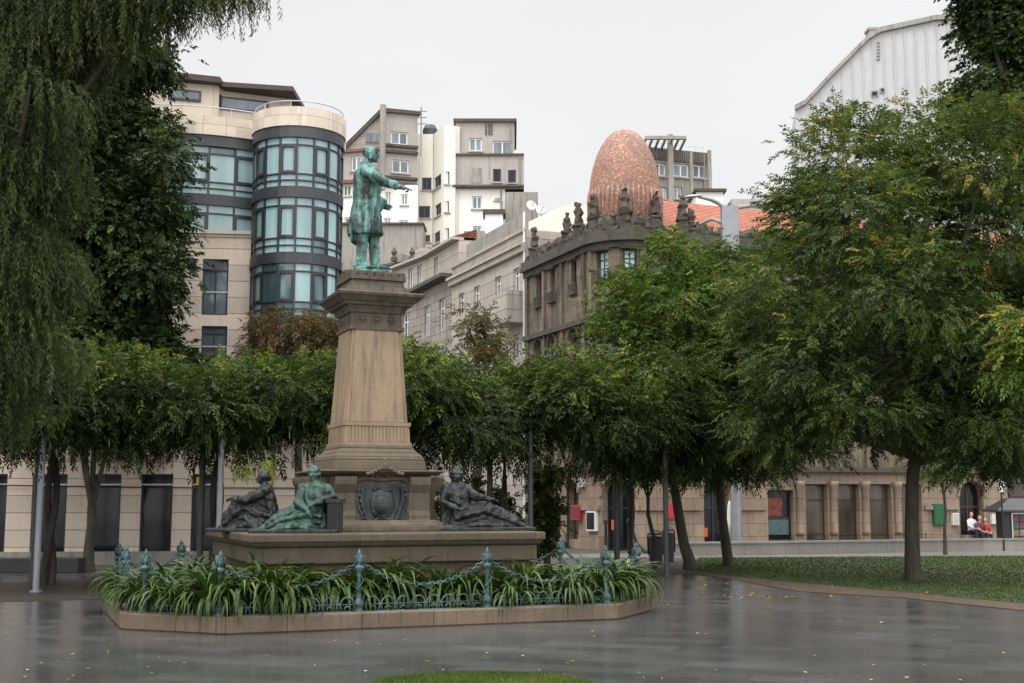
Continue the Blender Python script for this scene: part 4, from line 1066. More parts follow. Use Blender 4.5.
addw(s_584,.9,zm0,zm1-.1,True)
sT=(sA+sC)/2
for s in (sT-.55,): addw(s,.62,zu0,zu1,False,'light')
addw(sT+.75,.6,zu0,zu1,False,'light')
addw(sT,.95,zm0,zm1-.1,True)
for k in range(9):
    s=sC+1.6+2.8*k; addw(s,1.0,zu0-.1,zu1); addw(s,1.1,zm0,zm1-.1,True)
zA=Z_(617,479)
doorT=orn.rect(602,479,632,546); 
zs2=zm0-2.9
for s in [1.6,3.2,5.6,sT]+[sC+1.6+2.8*k for k in range(9)]: addw(s,1.0,zs2,zs2+2.2,False)
ops=[w[:5] for w in W]
upops=[o for o in ops]
body('upper_wall',orn,0,LR,zgf,zc0,upops,M['orn'],ob,depth=9,reveal=.3)
for w in W:
    if w[5]=='light': window(orn,w,ob,M['mull'],M['teal'],nx=2,rec=.18,hbars=(.7,))
    else: window(orn,w,ob,M['maroon'],M['gmid'] if rnd.random()<.5 else M['gdark'],nx=2,rec=.18,hbars=(.68,))
# ground floor
G0=[]
def gx(x0,y0,x1,y1,arch,kind): a,b,c,d=orn.rect(x0,y0,x1,y1); G0.append((a,b,0.0 if kind in('door','arch') else c,d,arch,kind))
gx(603,480,632,540,True,'arch'); gx(704,480,729,540,True,'arch'); gx(768,490,794,541,False,'shop')
for x0,x1 in ((806,828),(838,860),(870,892),(902,922)): gx(x0,484,x1,541,False,'dark')
gx(960,481,984,540,True,'arch')
a984=orn.sz(984,510)[0]
G0.append((a984+1.5,a984+3.2,.5,3,False,'dark')); 
zgt=zgf
for s in (1.6,3.4,5.4): G0.append((s-.55,s+.55,.4,3.0,True,'dark'))
body('ground_floor_wall',orn,0,LR,0,zgt-.003,[g[:5] for g in G0],M['ornlow'],ob,depth=8.9,reveal=.4)
for g in G0:
    if g[5]=='shop':
        w=window(orn,g,ob,M['wood'],M['gdark'],nx=1,rec=.25,hbars=(.45,))
        a,b,c,d=g[:4]; mb=MB(); pbox(mb,orn,a+.12,a+(b-a)*.68,c+(d-c)*.48,d-.35,-.27,-.26)
        mb.build('window_poster',plain('rust_poster',(.22,.04,.02),.5,var=.8,scale=6),ob)
        mb=MB(); pbox(mb,orn,a+.12,b-.12,c+(d-c)*.12,c+(d-c)*.42,-.27,-.255); mb.build('lower_poster',plain('blue_grey_poster',(.07,.12,.13),.5,var=.4),ob)
    elif g[5]=='dark':
        w=window(orn,g,ob,M['wood'],M['gmid'] if 800<1 else M['gshop'] if 'gshop' in M else M['gdark'],nx=1,rec=.3,hbars=(.12,.72))
    else:
        w=window(orn,g,ob,M['maroon'] if g[0]>sC+10 else M['black'],M['gdark'],nx=2,rec=.33,fw=.09,hbars=(.6,),name='arched_door')
# mouldings
def mould(z0,z1,o,nm,mat,s0=0,s1=None):
    mb=MB(); pbox(mb,orn,s0,LR if s1 is None else s1,z0,z1,-.1,o); return mb.build(nm,mat,ob)
zi_=Z_(590,508)
def skipmould(z0,z1,o,nm,mat,gaps):
    e=[0]
    for g in sorted(gaps): e+= [g[0]-.14,g[1]+.14]
    e.append(LR)
    for a,b in zip(e[::2],e[1::2]):
        if b>a+.05: mb=MB(); pbox(mb,orn,a,b,z0,z1,.0,o); mb.build(nm,mat,ob)
skipmould(zi_-.1,zi_+.12,.12,'impost_moulding',M['ornlow'],G0); skipmould(0,.62,.1,'base_course',M['ornlow'],G0)
mould(zgt,zgt+.22,.3,'storey_moulding',M['orncor']); mould(zstr-.12,zstr+.12,.22,'storey_moulding',M['orncor'])
mould(zs2+2.55,zs2+2.75,.2,'storey_moulding',M['orncor'])
mould(zc0,zc0+(ztop-zc0)*.35,.18,'cornice',M['orncor']); mould(zc0+(ztop-zc0)*.35,zc0+(ztop-zc0)*.62,.38,'cornice',M['orncor']); mould(zc0+(ztop-zc0)*.62,ztop,.3,'cornice',M['orncor'])
for g in G0:     # arch hoods
    if g[4]:
        ap=arcpts(g[0]-.1,g[1]+.1,g[2],g[3]+.1,14); mb=MB()
        mb.tube([orn.P(x,z_,.04) for x,z_ in ap],(.09),6); mb.build('arch_moulding',M['ornlow'],ob)
for w in W:
    if w[4]:
        ap=arcpts(w[0]-.08,w[1]+.08,w[2],w[3]+.08,10); mb=MB(); mb.tube([orn.P(x,z_,.04) for x,z_ in ap],(.08),6); mb.build('arch_moulding',M['orncor'],ob)
    else:
        mb=MB(); pbox(mb,orn,w[0]-.14,w[1]+.14,w[3]+.02,w[3]+.22,0,.16); mb.build('window_hood',M['orncor'],ob)
        if w[2]>zstr:
            mb=MB(); n=5
            pbox(mb,orn,w[0]-.1,w[1]+.1,w[2]-.06,w[2],0,.16); pbox(mb,orn,w[0]-.1,w[1]+.1,w[2]+.42,w[2]+.47,.08,.14)
            for k in range(n): t=w[0]-.05+(w[1]-w[0]+.1)*k/(n-1); pbox(mb,orn,t-.03,t+.03,w[2],w[2]+.42,.09,.13)
            mb.build('window_balustrade',M['orncor'],ob)
# pilasters
for s in [.25,2.35-.0,4.4,6.75]+[sT-1.25,sT+.1,sT+1.3]+[sC+.2+2.8*k for k in range(10)]:
    if any(w[0]-.1<s<w[1]+.1 for w in W): continue
    mb=MB(); pbox(mb,orn,s-.14,s+.14,zstr+.12,zc0,0,.13); mb.build('pilaster',M['orn'],ob)
    mb=MB(); pbox(mb,orn,s-.16,s+.16,zgt+.22,zstr-.12,0,.1); mb.build('pilaster',M['orn'],ob)
for px in (799,833,865,897): # ground floor columns
    s=orn.sz(px,515)[0]; p=orn.P(s,0,.1); mb=MB(); mb.lathe((p.x,p.y,.62),[(.2,0),(.17,.1),(.16,2.0),(.2,2.05),(.24,2.25),(.24,2.35)],12); mb.build('column',M['ornlow'],ob,smooth=True)
# parapet with carved openwork, pinnacles with figures
mb=MB(); r=random.Random(3)
s=.1
while s<LR-1:
    h=r.uniform(.35,.75); wd=r.uniform(.25,.5)
    if s<sA+.1 or s>sC: h*=.75
    p=orn.P(s,ztop+h*.45,-.05); mb.ell((p.x,p.y,p.z),(wd*.6,.22,h*.6),su=8,sv=6)
    p=orn.P(s+.15,ztop+h*.9,-.05); mb.ell((p.x,p.y,p.z),(wd*.3,.16,h*.3),su=7,sv=5)
    s+=wd*.85
pbox(mb,orn,0,LR,ztop,ztop+.22,-.3,.12)
jitter(mb,.16,4); mb.build('carved_parapet',M['orncor'],ob)
def pinnacle(px,pyb,pyt,s=None):
    ss=orn.sz(px,pyb)[0] if s is None else s
    p=orn.P(ss,ztop-.3,-.02); Yd=p.y; h=(pyb-pyt)*pxm(Yd) if pyb else 1.6; h=max(h,1.2)+.3; mb=MB(); k=.24
    mb.frus(0,k,k,h*.42,k*.85,k*.85); mb.frus(h*.42,k*1.1,k*1.1,h*.47,k*1.1,k*1.1); 
    mb.lathe((0,0,0),[(.18,h*.47),(.20,h*.55),(.15,h*.66),(.19,h*.74),(.13,h*.82),(.08,h*.84)],9)
    mb.ell((0,0,h*.90),(.12,.12,.14),su=9,sv=7); mb.ell((.1,0,h*.70),(.1,.14,.14),su=7,sv=5)
    for q in range(4): a=q*PI/2+.6; mb.ell((.2*math.cos(a),.2*math.sin(a),h*.3),(.11,.11,.18),su=7,sv=5)
    mb.v=[(p.x+a,p.y+b,p.z+c) for a,b,c in mb.v]; jitter(mb,.14,5); mb.build('pinnacle',M['orncor'],ob)
for px,a,b in ((534,254,219),(567,236,200),(578,232,191),(593,228,184),(625,228,180),(656,228,184),(683,229,186),(691,229,205),(730,228,190)): pinnacle(px,a,b)
for k in range(4): pinnacle(0,0,0,s=sC+9+5*k)
# egg-shaped copper dome
egg=empty('copper_dome',(ct.x,ct.y+.2,ztop-.4),'egg-shaped dome of pink copper scales rising behind the turret pinnacles','dome')
zE0=ztop-.4; zE1=at(623,127.5,ct.y).z; hE=zE1-zE0; rE=pxm(56.2)*36.5
prof=[]
for i in range(25):
    t=i/24; zz=hE*t
    if t<.36: r_=rE*(.97+.03*math.sin(t/.36*PI/2))
    else:
        q=(t-.36)/.64; r_=rE*(max(0,1-q**2.1))**.52
    prof.append((max(r_,.02),zz))
mb=MB(); mb.lathe((ct.x,ct.y+.2,zE0),prof,48); mb.build('dome_shell',M['copper'],egg,smooth=True)
mb=MB()
for k in range(44):
    a=2*PI*k/44; mb.tube([(ct.x+(rE*.97)*math.cos(a),ct.y+.2+(rE*.97)*math.sin(a),zE0),(ct.x+(rE*1.0)*math.cos(a),ct.y+.2+(rE*1.0)*math.sin(a),zE0+hE*.38),(ct.x+(rE*.97)*math.cos(a),ct.y+.2+(rE*.97)*math.sin(a),zE0+hE*.46)],.085,6)
mb.build('lower_ribs',M['copper'],egg,smooth=True)
# tiled roof behind the right parapet
rz0=ztop-.1; 
mb=MB(); 
a,b=orn.P(sC+.3,rz0,-.6),orn.P(LR,rz0,-.6); back=Vector((-NO.x,-NO.y,0))*3.6
HR=Vector((0,0,2.7)); A2,B2=a+back+HR,b+back+HR; mb.face(a,b,B2,A2); mb.face(A2,B2,B2+back-HR,A2+back-HR); mb.face(a,A2,A2+back-HR)
mb.face(b,B2+back-HR,B2)
mb.build('tiled_roof',M['tile'],ob)
# things fixed on the facade
def plaque_on(sf,px0,py0,px1,py1,o0,o1,nm,mat,parent,label=None):
    a,b,c,d=sf.rect(px0,py0,px1,py1); mb=MB(); pbox(mb,sf,a,b,c,d,o0,o1); x=mb.build(nm,mat,parent)
    if label: x['label']=label
    return x
def signthing(sf,rect,nm,mat,label,cat_,inner=None):
    a,b,c,d=sf.rect(*rect); P_=sf.P((a+b)/2,c,.05); e=empty(nm,tuple(P_),label,cat_)
    mb=MB(); pbox(mb,sf,a,b,c,d,.0,.15); mb.build('board',mat,e)
    if inner: mb=MB(); m=inner[1]; pbox(mb,sf,a+m,b-m,c+m,d-m,.145,.16); mb.build('panel',inner[0],e)
    return e
signthing(orn,(574,505,583,520),'red_signboard',M['red'],'small red signboard on the wall left of the turret door','sign',(plain('dark_red_print',(.2,.01,.015),.5,var=.6,scale=30),.06))
signthing(orn,(665,504,675,519),'red_signboard',M['red'],'small red signboard on the wall right of the turret door','sign',(plain('bright_red_print',(.5,.03,.03),.5,var=.6,scale=30),.06))
signthing(orn,(589,511,598,531),'display_case',M['white'],'white framed display case with dark sheets beside the turret door','display case',(M['gdark'],.07))
signthing(orn,(932,504,944,525),'noticeboard',M['greenb'],'dark green noticeboard on the wall left of the arched doorway','noticeboard',(plain('green_panel',(.012,.11,.04),.6),.05))
signthing(orn,(951,513,957,525),'wall_notice',M['white'],'small white notice immediately left of the arched doorway with people','notice',(plain('cream_sheet',(.5,.47,.4),.6),.04))
signthing(orn,(990,514,997,524),'wall_notice',M['white'],'small white notice on the wall right of the arched doorway','notice',(plain('white_sheet',(.62,.62,.62),.6),.04))
signthing(orn,(581,478,586,487),'wall_notice',M['white'],'pale square plate high on the wall above the left red signboard','plate',(plain('pale_plate',(.45,.45,.46),.6),.03))
for rect_,lab in (((608,520,617,530),'orange sticker on the glass of the turret doorway'),((704,528,711,537),'orange sticker low on the left of the second arched doorway')):
    a,b,c,d=orn.rect(*rect_); mb=MB(); pbox(mb,orn,a,b,c,d,-.33,-.29); o=mb.build('sticker',M['orange']); tag(o,lab,'sticker')
mb=MB(); s=orn.sz(570,500)[0]; mb.tube([orn.P(s,.0,.12),orn.P(s,zi_+.6,.12),orn.P(s+.25,zi_+1.2,.12),orn.P(s+.25,zgt,.12)],.05,6); mb.build('drainpipe',M['black'],ob)

# ================================================================== MIDDLE BUILDINGS ALONG THE SIDE STREET
mE=farL; m0=farL+Ln*11.2
midp=Path([tuple(m0),tuple(mE-Ln*.01)])
bm=empty('ashlar_house',((m0.x+mE.x)/2,(m0.y+mE.y)/2,0),'pale grey ashlar house with long sloping cornice line beside the dark corner building','building')
zA1=midp.sz(500,262)[1]     # cornice underside
zA2=midp.sz(500,243)[1]     # parapet top
MW=[]
for (x0,y0,x1,y1) in ((513,268,520,292),(495,276,501,303),(473,287,480,315)): MW.append(midp.rect(x0,y0,x1,y1))
zr0=MW[0][2]; zr1=MW[0][3]
MW=[(m[0],m[1],zr0,zr1) for m in MW]; w_=MW[0][1]-MW[0][0]
MW=[((m[0]+m[1])/2-.45,(m[0]+m[1])/2+.45,zr0,zr1) for m in MW]+[(1.2,2.1,zr0,zr1)]
low_=[(m[0],m[1],zr0-3.4,zr1-3.4) for m in MW]; low2=[(m[0],m[1],zr0-6.8,zr1-6.8) for m in MW]; 
lw=[q for q in low_+low2 if q[2]>.3]
body('facade',midp,0,midp.len,0,zA2,MW+lw,M['mid'],bm,depth=9)
for w in MW+lw: window(midp,w,bm,M['white'],M['gmid'],nx=2,fw=.07,hbars=(.7,))
for (z0,z1,o) in ((zA1-.1,zA1+.2,.25),(zA1+.2,zA1+.35,.4),(zA2-.06,zA2+.1,.12),(zr0-.5,zr0-.3,.08),(zr0-3.9,zr0-3.7,.1)):
    mb=MB(); pbox(mb,midp,0,midp.len,z0,z1,-.05,o); mb.build('cornice',M['mid'],bm)
for w in (MW[0],low_[2]):  # enclosed stone balconies
    mb=MB(); pbox(mb,midp,w[0]-.7,w[1]+.6,w[2]-1.7,w[2]-.1,0,.95); mb.build('balcony',M['mid'],bm)
mb=MB(); pbox(mb,midp,2.0,midp.len-.3,zA2+.1,zA2+1.0,-.25,-.15); mb.build('roof_fence',M['grey2'],bm)
mb=MB(); pbox(mb,midp,midp.len-.12,midp.len-.02,0,zA2+.9,.05,.13); mb.build('drainpipe',M['white'],bm)
# white party wall behind the ornate parapet
mb=MB(); A=at(531,262,64); B=at(590,262,64.5); 
poly=[at(528,255,64),at(592,255,64),at(592,206,64),at(576,203,64),at(562,206,64),at(528,222,64)]
i=0; mb.v=[tuple(p) for p in poly]+[(p.x,p.y+4,p.z) for p in poly]; n=6
mb.f=[tuple(range(n)),tuple(range(2*n-1,n-1,-1))]+[(k,n+k,n+(k+1)%n,(k+1)%n) for k in range(n)]
for k in range(n):
    pass
for v in (0,1,6,7): mb.v[v]=(mb.v[v][0],mb.v[v][1],0.0)
o=mb.build('rooftop_party_wall',M['creamw']); tag(o,'plain cream party wall rising behind the first pinnacles of the corner building','wall')
# next house with a dormer storey and stepped corner
n0=m0+Ln*6.0; n1=n0+Vector((-.50,.866))*14
nx_=Path([tuple(n1),tuple(n0),tuple(m0+Ln*.02)])
bn=empty('dormer_house',(n0.x,n0.y,0),'soot-grey stone house with small tiled attic and jutting black eave past the ashlar house','building')
zn=nx_.sz(432,287)[1]; zn2=nx_.sz(443,262)[1]
NW=[]
Lc=nx_.L[1]
for s in (Lc-9.5,Lc-7,Lc-4.6,Lc-2.1,Lc+1.4,Lc+4.2): NW.append((s-.5,s+.5,zn-2.9,zn-1.0)); NW.append((s-.5,s+.5,zn-6.2,zn-4.3)); NW.append((s-.5,s+.5,zn-9.4,zn-7.5))
NW=[w for w in NW if w[2]>.3]
body('facade',nx_,0,nx_.len,0,zn,NW,M['mid2'],bn,depth=9)
for w in NW: window(nx_,w,bn,M['white'],M['gmid'],nx=2,fw=.08,hbars=(.7,))
mb=MB(); pbox(mb,nx_,0,nx_.len,zn,zn+.22,-.2,.7); mb.build('eave',M['orncor'],bn)
att=Path([tuple(nx_.P(Lc-5.5,0,-.5)[:2]),tuple(nx_.P(Lc,0,-.5)[:2]),tuple(nx_.P(nx_.len-.2,0,-.5)[:2])])
aw=[(4.0,4.7,zn+.6,zn+2.0),(2.6,3.3,zn+.6,zn+2.0),(att.L[1]+1.2,att.L[1]+2.0,zn+.6,zn+2.0)]
body('attic_wall',att,0,att.len,zn+.22,zn+2.3,aw,M['mid'],bn,depth=6)
for w in aw: window(att,w,bn,M['white'],M['gmid'],nx=2,fw=.08)
mb=MB(); pbox(mb,att,-.0,att.len,zn+2.3,zn+2.45,-.3,.45); mb.build('attic_eave',M['mid'],bn)
mb=MB(); a=att.P(att.L[1]-3,zn+2.46,.4); b=att.P(att.len,zn+2.46,.4); c_=att.P(att.len,zn+3.0,-1.1); d_=att.P(att.L[1]-1.0,zn+3.0,-1.1); mb.face(a,att.P(att.L[1],zn+2.46,.4),b,c_,d_)
mb.face(c_,d_,Vector((d_.x,d_.y,zn+2.4)),Vector((c_.x,c_.y,zn+2.4))); mb.face(b,Vector((c_.x,c_.y,b.z)),c_); mb.build('tiled_roof',M['tile'],bn)
mb=MB(); e=Vector((U.x,U.y,0))*.02; mb.face(b+e,Vector((c_.x,c_.y,b.z))+e,c_+e); mb.build('gable_end',M['mid2'],bn)
# terrace house further back with balustrade
te=Path([tuple(at(340,300,97).xy),tuple(at(405,300,93).xy),tuple(at(428,300,96).xy)])
bt=empty('terrace_house',tuple(at(405,300,93).xy)+(0,),'pale stone house with stone balustrade terrace behind the soot-grey house','building')
zt_=at(405,281,93).z
tw=[te.rect(395,290,401,312),te.rect(383,290,389,312)]
body('facade',te,0,te.len,0,zt_,tw,M['mid2'],bt,depth=8)
for w in tw: window(te,w,bt,M['white'],M['gmid'],nx=2,fw=.1)
mb=MB(); pbox(mb,te,0,te.len,zt_,zt_+.3,-.3,.6); pbox(mb,te,0,te.len,zt_+1.3,zt_+1.5,-.1,.2)
for k in range(24): s=.3+te.len*k/24.5; pbox(mb,te,s-.12,s+.12,zt_+.3,zt_+1.3,-.05,.15)
mb.build('balustrade',M['orncor'],bt)
for px in (394,412): 
    p=at(px,270,93); mb=MB(); mb.lathe((p.x,p.y,zt_+1.5),[(.25,0),(.25,.3),(.12,.45),(.25,.7),(.12,.95),(.04,1.1)],10); mb.build('stone_urn',M['orncor'],bt)
mb=MB(); s0=te.sz(400,266)[0]; pbox(mb,te,te.L[1]-1,te.len,zt_+.3,zt_+2.6,-5,-1.5); mb.build('rooftop_room',M['grey2'],bt)

# ================================================================== HILLSIDE APARTMENT BLOCKS
def front(px0,py0,px1,py1,Y,slope=0):
    A=at(px0,(py0+py1)/2,Y); B=at(px1,(py0+py1)/2,Y+slope); return Path([(A.x,A.y),(B.x,B.y)])
def block(parent,nm,px0,px1,pyt,Y,mat,wins=(),zb=0,pyb=None,depth=10,slope=0,fm='white',gm='gmid',nx=2):
    sf=front(px0,pyt,px1,pyt+60,Y,slope); zt=sf.sz((px0+px1)/2,pyt)[1]; z0=zb if pyb is None else sf.sz((px0+px1)/2,pyb)[1]
    ops=[sf.rect(*w[:4]) for w in wins]; ops=[(max(.05,a),min(sf.len-.05,b),c,d) for a,b,c,d in ops]
    body(nm,sf,0,sf.len,z0,zt,ops,mat,parent,depth=depth,reveal=.25)
    for o in ops:
        window(sf,o,parent,M[fm],M[gm],nx=nx,fw=.12,rec=.15)
        mb=MB(); pbox(mb,sf,max(0,o[0]-.12),min(sf.len,o[1]+.12),o[2]-.14,o[2]-.01,0,.16); mb.build('sill',M['mid'],parent)
    if sf.len>3.5 and ops:
        mb=MB(); a=sf.P(sf.len-.35,0,.09); mb.tube([(a.x,a.y,z0+.05),(a.x,a.y,zt-.1)],.07,6); mb.build('drainpipe',M['grey2'],parent)
        o=ops[0]; t=min(sf.len-.9,o[1]+.5)
        if not any(q[0]-.1<t+.7 and t<q[1]+.1 and q[2]<o[2]+.9 and q[3]>o[2] for q in ops): mb=MB(); pbox(mb,sf,t,t+.75,o[2]+.1,o[2]+.75,0,.35); mb.build('air_conditioner',M['whitew'] if mat is M['grey'] else M['grey'],parent)
    return sf,z0,zt
YA=112
hA=empty('apartment_block',tuple(at(385,200,YA).xy)+(0,),'grey and white apartment block with tall pole, directly behind the statue','building')
sf,_,zt=block(hA,'grey_storeys',382,417.5,114,YA,M['grey'],[(391,132,408,144.5),(392,160,409,173)],pyb=185,depth=9,slope=1)
mb=MB(); pbox(mb,sf,-.2,sf.len+.2,zt,zt+.35,-9,.35); mb.build('roof_edge',M['orncor'],hA)
for py in (148,154,180,186): mb=MB(); z_=sf.sz(400,py)[1]; pbox(mb,sf,0,sf.len,z_,z_+.25,0,.35); mb.build('storey_ledge',M['orncor'],hA)
block(hA,'white_storeys',382,417.5,185,YA+.3,M['whitew'],[(385,192,391,206),(401,194,408,205),(399,220,408,226),(384,218,391,226)],depth=8)
sf2,_,z2=block(hA,'grey_annexe',341,382,152,YA+1,M['grey'],[(351,156,361,171)],pyb=181,depth=8,slope=-1)
mb=MB(); pbox(mb,sf2,-.2,sf2.len,z2,z2+.25,-8,.3); z_=sf2.sz(360,181)[1]; pbox(mb,sf2,0,sf2.len,z_-.2,z_+.1,0,.35); mb.build('annexe_roof',stone('red_brown_edge',(.2,.09,.07)),hA)
block(hA,'white_annexe',341,382,181,YA+1.3,M['whitew'],[(343,185,351,196),(362,190,368,202),(372,189,378,200),(344,217,353,226)],depth=7,slope=-1)
gm=MB(); A=[at(347,147,YA+1.5),at(381.7,113,YA+1.5),at(381.7,153,YA+1.5),at(347,153,YA+1.5)]
gm.v=[tuple(p) for p in A]+[(p.x,p.y+8,p.z) for p in A]; gm.f=[(0,3,2,1),(4,5,6,7),(0,1,5,4),(1,2,6,5),(2,3,7,6),(3,0,4,7)]
gm.build('gable_wall',M['mid'],hA)
gm=MB(); a,b=at(345.5,148.5,YA+1.2),at(382,112,YA+1.2); gm.hexa([a,b,b+Vector((0,9,0)),a+Vector((0,9,0))],[p+Vector((0,0,.5)) for p in (a,b,b+Vector((0,9,0)),a+Vector((0,9,0)))]); gm.build('gable_roof_edge',M['orncor'],hA)
for px in (369,375,381): 
    p=at(px-1,138,YA+1.4); mb=MB(); mb.box(p.x-.25,p.x+.25,p.y-.05,p.y+.05,p.z-.4,p.z+.5); mb.build('small_window',M['gmid'],hA)
p=at(382,190,YA-1); q=at(382,105,YA-1); mb=MB(); mb.tube([p,(p.x,p.y,q.z)],.28,8); mb.build('flue_pole',M['grey2'],hA)
p=at(421,135,YA); q=at(421,107,YA); mb=MB(); mb.tube([(p.x,p.y,p.z-2),(p.x,p.y,q.z)],.07,5)
for k in range(3): mb.tube([(p.x-.5,p.y,q.z-.4-.6*k),(p.x+.5,p.y,q.z-.4-.6*k)],.05,4)
mb.build('aerial',M['grey2'],hA)
hB=empty('apartment_block',tuple(at(455,200,YA).xy)+(0,),'cream and grey apartment block with dark square windows, right of the pointing hand','building')
sf,_,zt=block(hB,'cream_wing',417.6,433,134,YA+2,M['creamw'],[(422,177.6,431.5,190),(419,206,430,218),(424,235,430,242)],depth=9,fm='mull',gm='gdark')
sf,_,zt=block(hB,'cream_side',433,444,130,YA+2.2,M['creamw'],[(434,176,441,188),(435,204,441,216),(434,232,440,243)],depth=1.5,slope=-3,fm='mull',gm='gdark')
sf,_,zt=block(hB,'cream_front',444,455.5,126,YA-.8,M['creamw'],[(444.6,171.5,449.5,184),(444.6,201,449,212),(444.6,228,449,240)],depth=9,fm='mull',gm='gdark',nx=1)
sf,_,zt=block(hB,'grey_top_storey',455.5,514.5,122.5,YA,M['grey'],[(469,138,482,151),(492.5,141,512,155)],pyb=156,depth=9)
mb=MB(); pbox(mb,sf,-.2,sf.len+.2,zt,zt+.3,-9,.3); 
for px in (486,489,491.5): s=sf.sz(px,130)[0]; pbox(mb,sf,s-.06,s+.06,zt-1.2,zt-.1,0,.1)
mb.build('roof_edge',M['orncor'],hB)
sf,_,z_=block(hB,'grey_middle_storey',452.5,524,156,YA-.4,M['grey'],[(493,169,501,182),(508,170,516,183)],pyb=189,depth=9,fm='mull',gm='gdark',nx=1)
for (a,b,c,d) in ((sf.sz(480,188)[1],sf.sz(480,186)[1],0,.5),(z_,z_+.2,-1,.2)): mb=MB(); pbox(mb,sf,0,sf.len,a,b,c,d); mb.build('storey_ledge',M['orncor'],hB)
mb=MB(); s=sf.sz(472,170)[0]; pbox(mb,sf,s,s+.9,sf.sz(475,183)[1],sf.sz(475,168)[1],0,.05); mb.build('blocked_window',M['grey2'],hB)
mb=MB(); a,b=sf.sz(514,150)[0],sf.sz(523,150)[0]; z0,z1=sf.sz(518,157)[1],sf.sz(518,152)[1]
pbox(mb,sf,a,b,z1-.08,z1,0,.06)
for k in range(5): t=a+(b-a)*k/4; pbox(mb,sf,t-.04,t+.04,z0,z1,0,.05)
mb.build('balcony_rail',M['rail'],hB)
block(hB,'white_lower_storeys',452.5,505,189,YA-.2,M['whitew'],[(472,196,482,209),(473,226,481,236),(495,198,501,200)],depth=9)
block(hB,'concrete_wing',505,538,192,YA-3,M['grey2'],[],depth=9)
p=at(492,230,YA-3.5); mb=MB(); a,b=at(485,214,YA-3.5),at(503,214,YA-3.5); mb.box(a.x,b.x,a.y,a.y+2,0,a.z); mb.build('white_shaft',M['whitew'],hB)
mb=MB(); mb.box(a.x-.2,b.x+.2,a.y-.2,a.y+2.2,a.z,a.z+.4); mb.build('shaft_cap',M['orncor'],hB)
a,b=at(464,231,YA-4),at(485,244,YA-4); mb=MB(); mb.box(a.x,b.x,a.y,a.y+1.5,0,a.z); mb.build('grey_balcony',M['grey2'],hB)
p=at(430,136,YA+3); mb=MB(); mb.lathe((p.x,p.y,p.z-.5),[(.7,0),(.7,1.1),(.5,1.5)],12); mb.build('roof_tank',M['dark'],hB)
for px,py,r_ in ((532,206,.55),(541,211,.5)):
    p=at(px,py,YA-5); o=empty('satellite_dish',tuple(p),'white satellite dish, '+('left' if px<535 else 'right')+' of the pair above the concrete wing roof','satellite dish','satellite dishes on the concrete wing'); mb=MB(); Mx=Matrix.Rotation(R(30),3,'Z')@Matrix.Rotation(R(70),3,'X')
    mb.ell(p,(r_,r_,.12),rot=Mx); mb.build('dish',M['rail'],o); mb=MB(); mb.tube([p,p-Vector((0,-.2,3))],.06,5); mb.tube([p,p+Vector((.2,-.8,.2))],.04,4); mb.build('mast',M['grey2'],o)
# terrace retaining wall behind the statue
wf=front(341,224,423,270,104); mb=MB()
body_=empty('terrace_wall',tuple(wf.P(3,0)),'long grey concrete terrace wall below the apartment block behind the statue','wall')
body('wall_face',wf,0,wf.len,0,wf.sz(380,225)[1],[],M['grey2'],body_,depth=3); mb=MB(); pbox(mb,wf,-.1,wf.len+.1,wf.sz(380,225)[1],wf.sz(380,223)[1],-3,.25); mb.build('coping',M['orncor'],body_)
wf=front(423,244,500,270,100,4); 
lowr=empty('tiled_outhouse',tuple(wf.P(3,0)),'low outhouse with orange tiled roof beneath the white apartment storeys','building')
body('wall_face',wf,0,wf.len,0,wf.sz(460,252)[1],[],M['mid'],lowr,depth=6)
mb=MB(); z_=wf.sz(460,252)[1]; a,b=wf.P(1.2,z_+.02,.2),wf.P(wf.len,z_+.02,.2); c_,d_=wf.P(wf.len-1,z_+1.0,-4),wf.P(2.6,z_+1.0,-4); mb.face(a,b,c_,d_); mb.face(d_,c_,Vector((c_.x,c_.y,z_)),Vector((d_.x,d_.y,z_))); mb.build('tiled_roof',M['tile'],lowr)
p=at(455,238,101); mb=MB(); 
# wooded slope / ground rise under the blocks is hidden by the terrace walls

# block behind the dome
YC=96
hC=empty('flat_roofed_block',tuple(at(685,200,YC).xy)+(0,),'flat-roofed concrete block with rooftop pergola to the right of the copper dome','building')
sf,_,zt=block(hC,'main_block',640,708,150,YC,M['grey2'],[(654,163,666,176),(673.5,164,689,177),(693,165,706.5,178),(661,187,667,199),(674,187,682,199)],depth=9,slope=2)
mb=MB(); pbox(mb,sf,0,sf.len,sf.sz(680,162)[1],zt,0,.1)
for k in range(30): s=.2+k*(sf.len-.3)/29; pbox(mb,sf,s-.05,s+.05,sf.sz(680,161)[1],zt,.09,.16)
mb.build('ribbed_fascia',stone('dark_ribbed_cladding',(.14,.125,.11),streak=.6),hC)
for px0,px1,top in ((668,673,134),(690,692.5,152),(708,714,150)):
    a=at(px0,top,YC-.8 if px0<700 else YC+.5); b=at(px1,top,YC-.8); mb=MB(); mb.box(a.x,b.x,a.y,a.y+.6,0,a.z); mb.build('concrete_pillar',M['grey2'],hC)
A=[at(645,141,YC-2),at(686,137,YC-2)]; z_=at(665,136.5,YC-2).z; mb=MB(); x0,x1=at(645,140,YC-2).x,at(686,140,YC-2).x
mb.box(x0,x1,YC-2.2,YC-1.9,z_-.25,z_); mb.box(x0-.5,x1-.6,YC+2,YC+2.3,z_-.25,z_)
for k in range(7): t=x0+(x1-x0)*k/6.2; mb.box(t,t+.16,YC-1.9,YC+2,z_-.2,z_-.04)
mb.build('roof_pergola',M['grey2'],hC)
mb=MB(); pbox(mb,sf,.2,sf.len-.2,zt+.5,zt+.58,-.2,-.12)
for k in range(9): s=.2+k*(sf.len-.4)/8; pbox(mb,sf,s-.03,s+.03,zt,zt+.5,-.19,-.13)
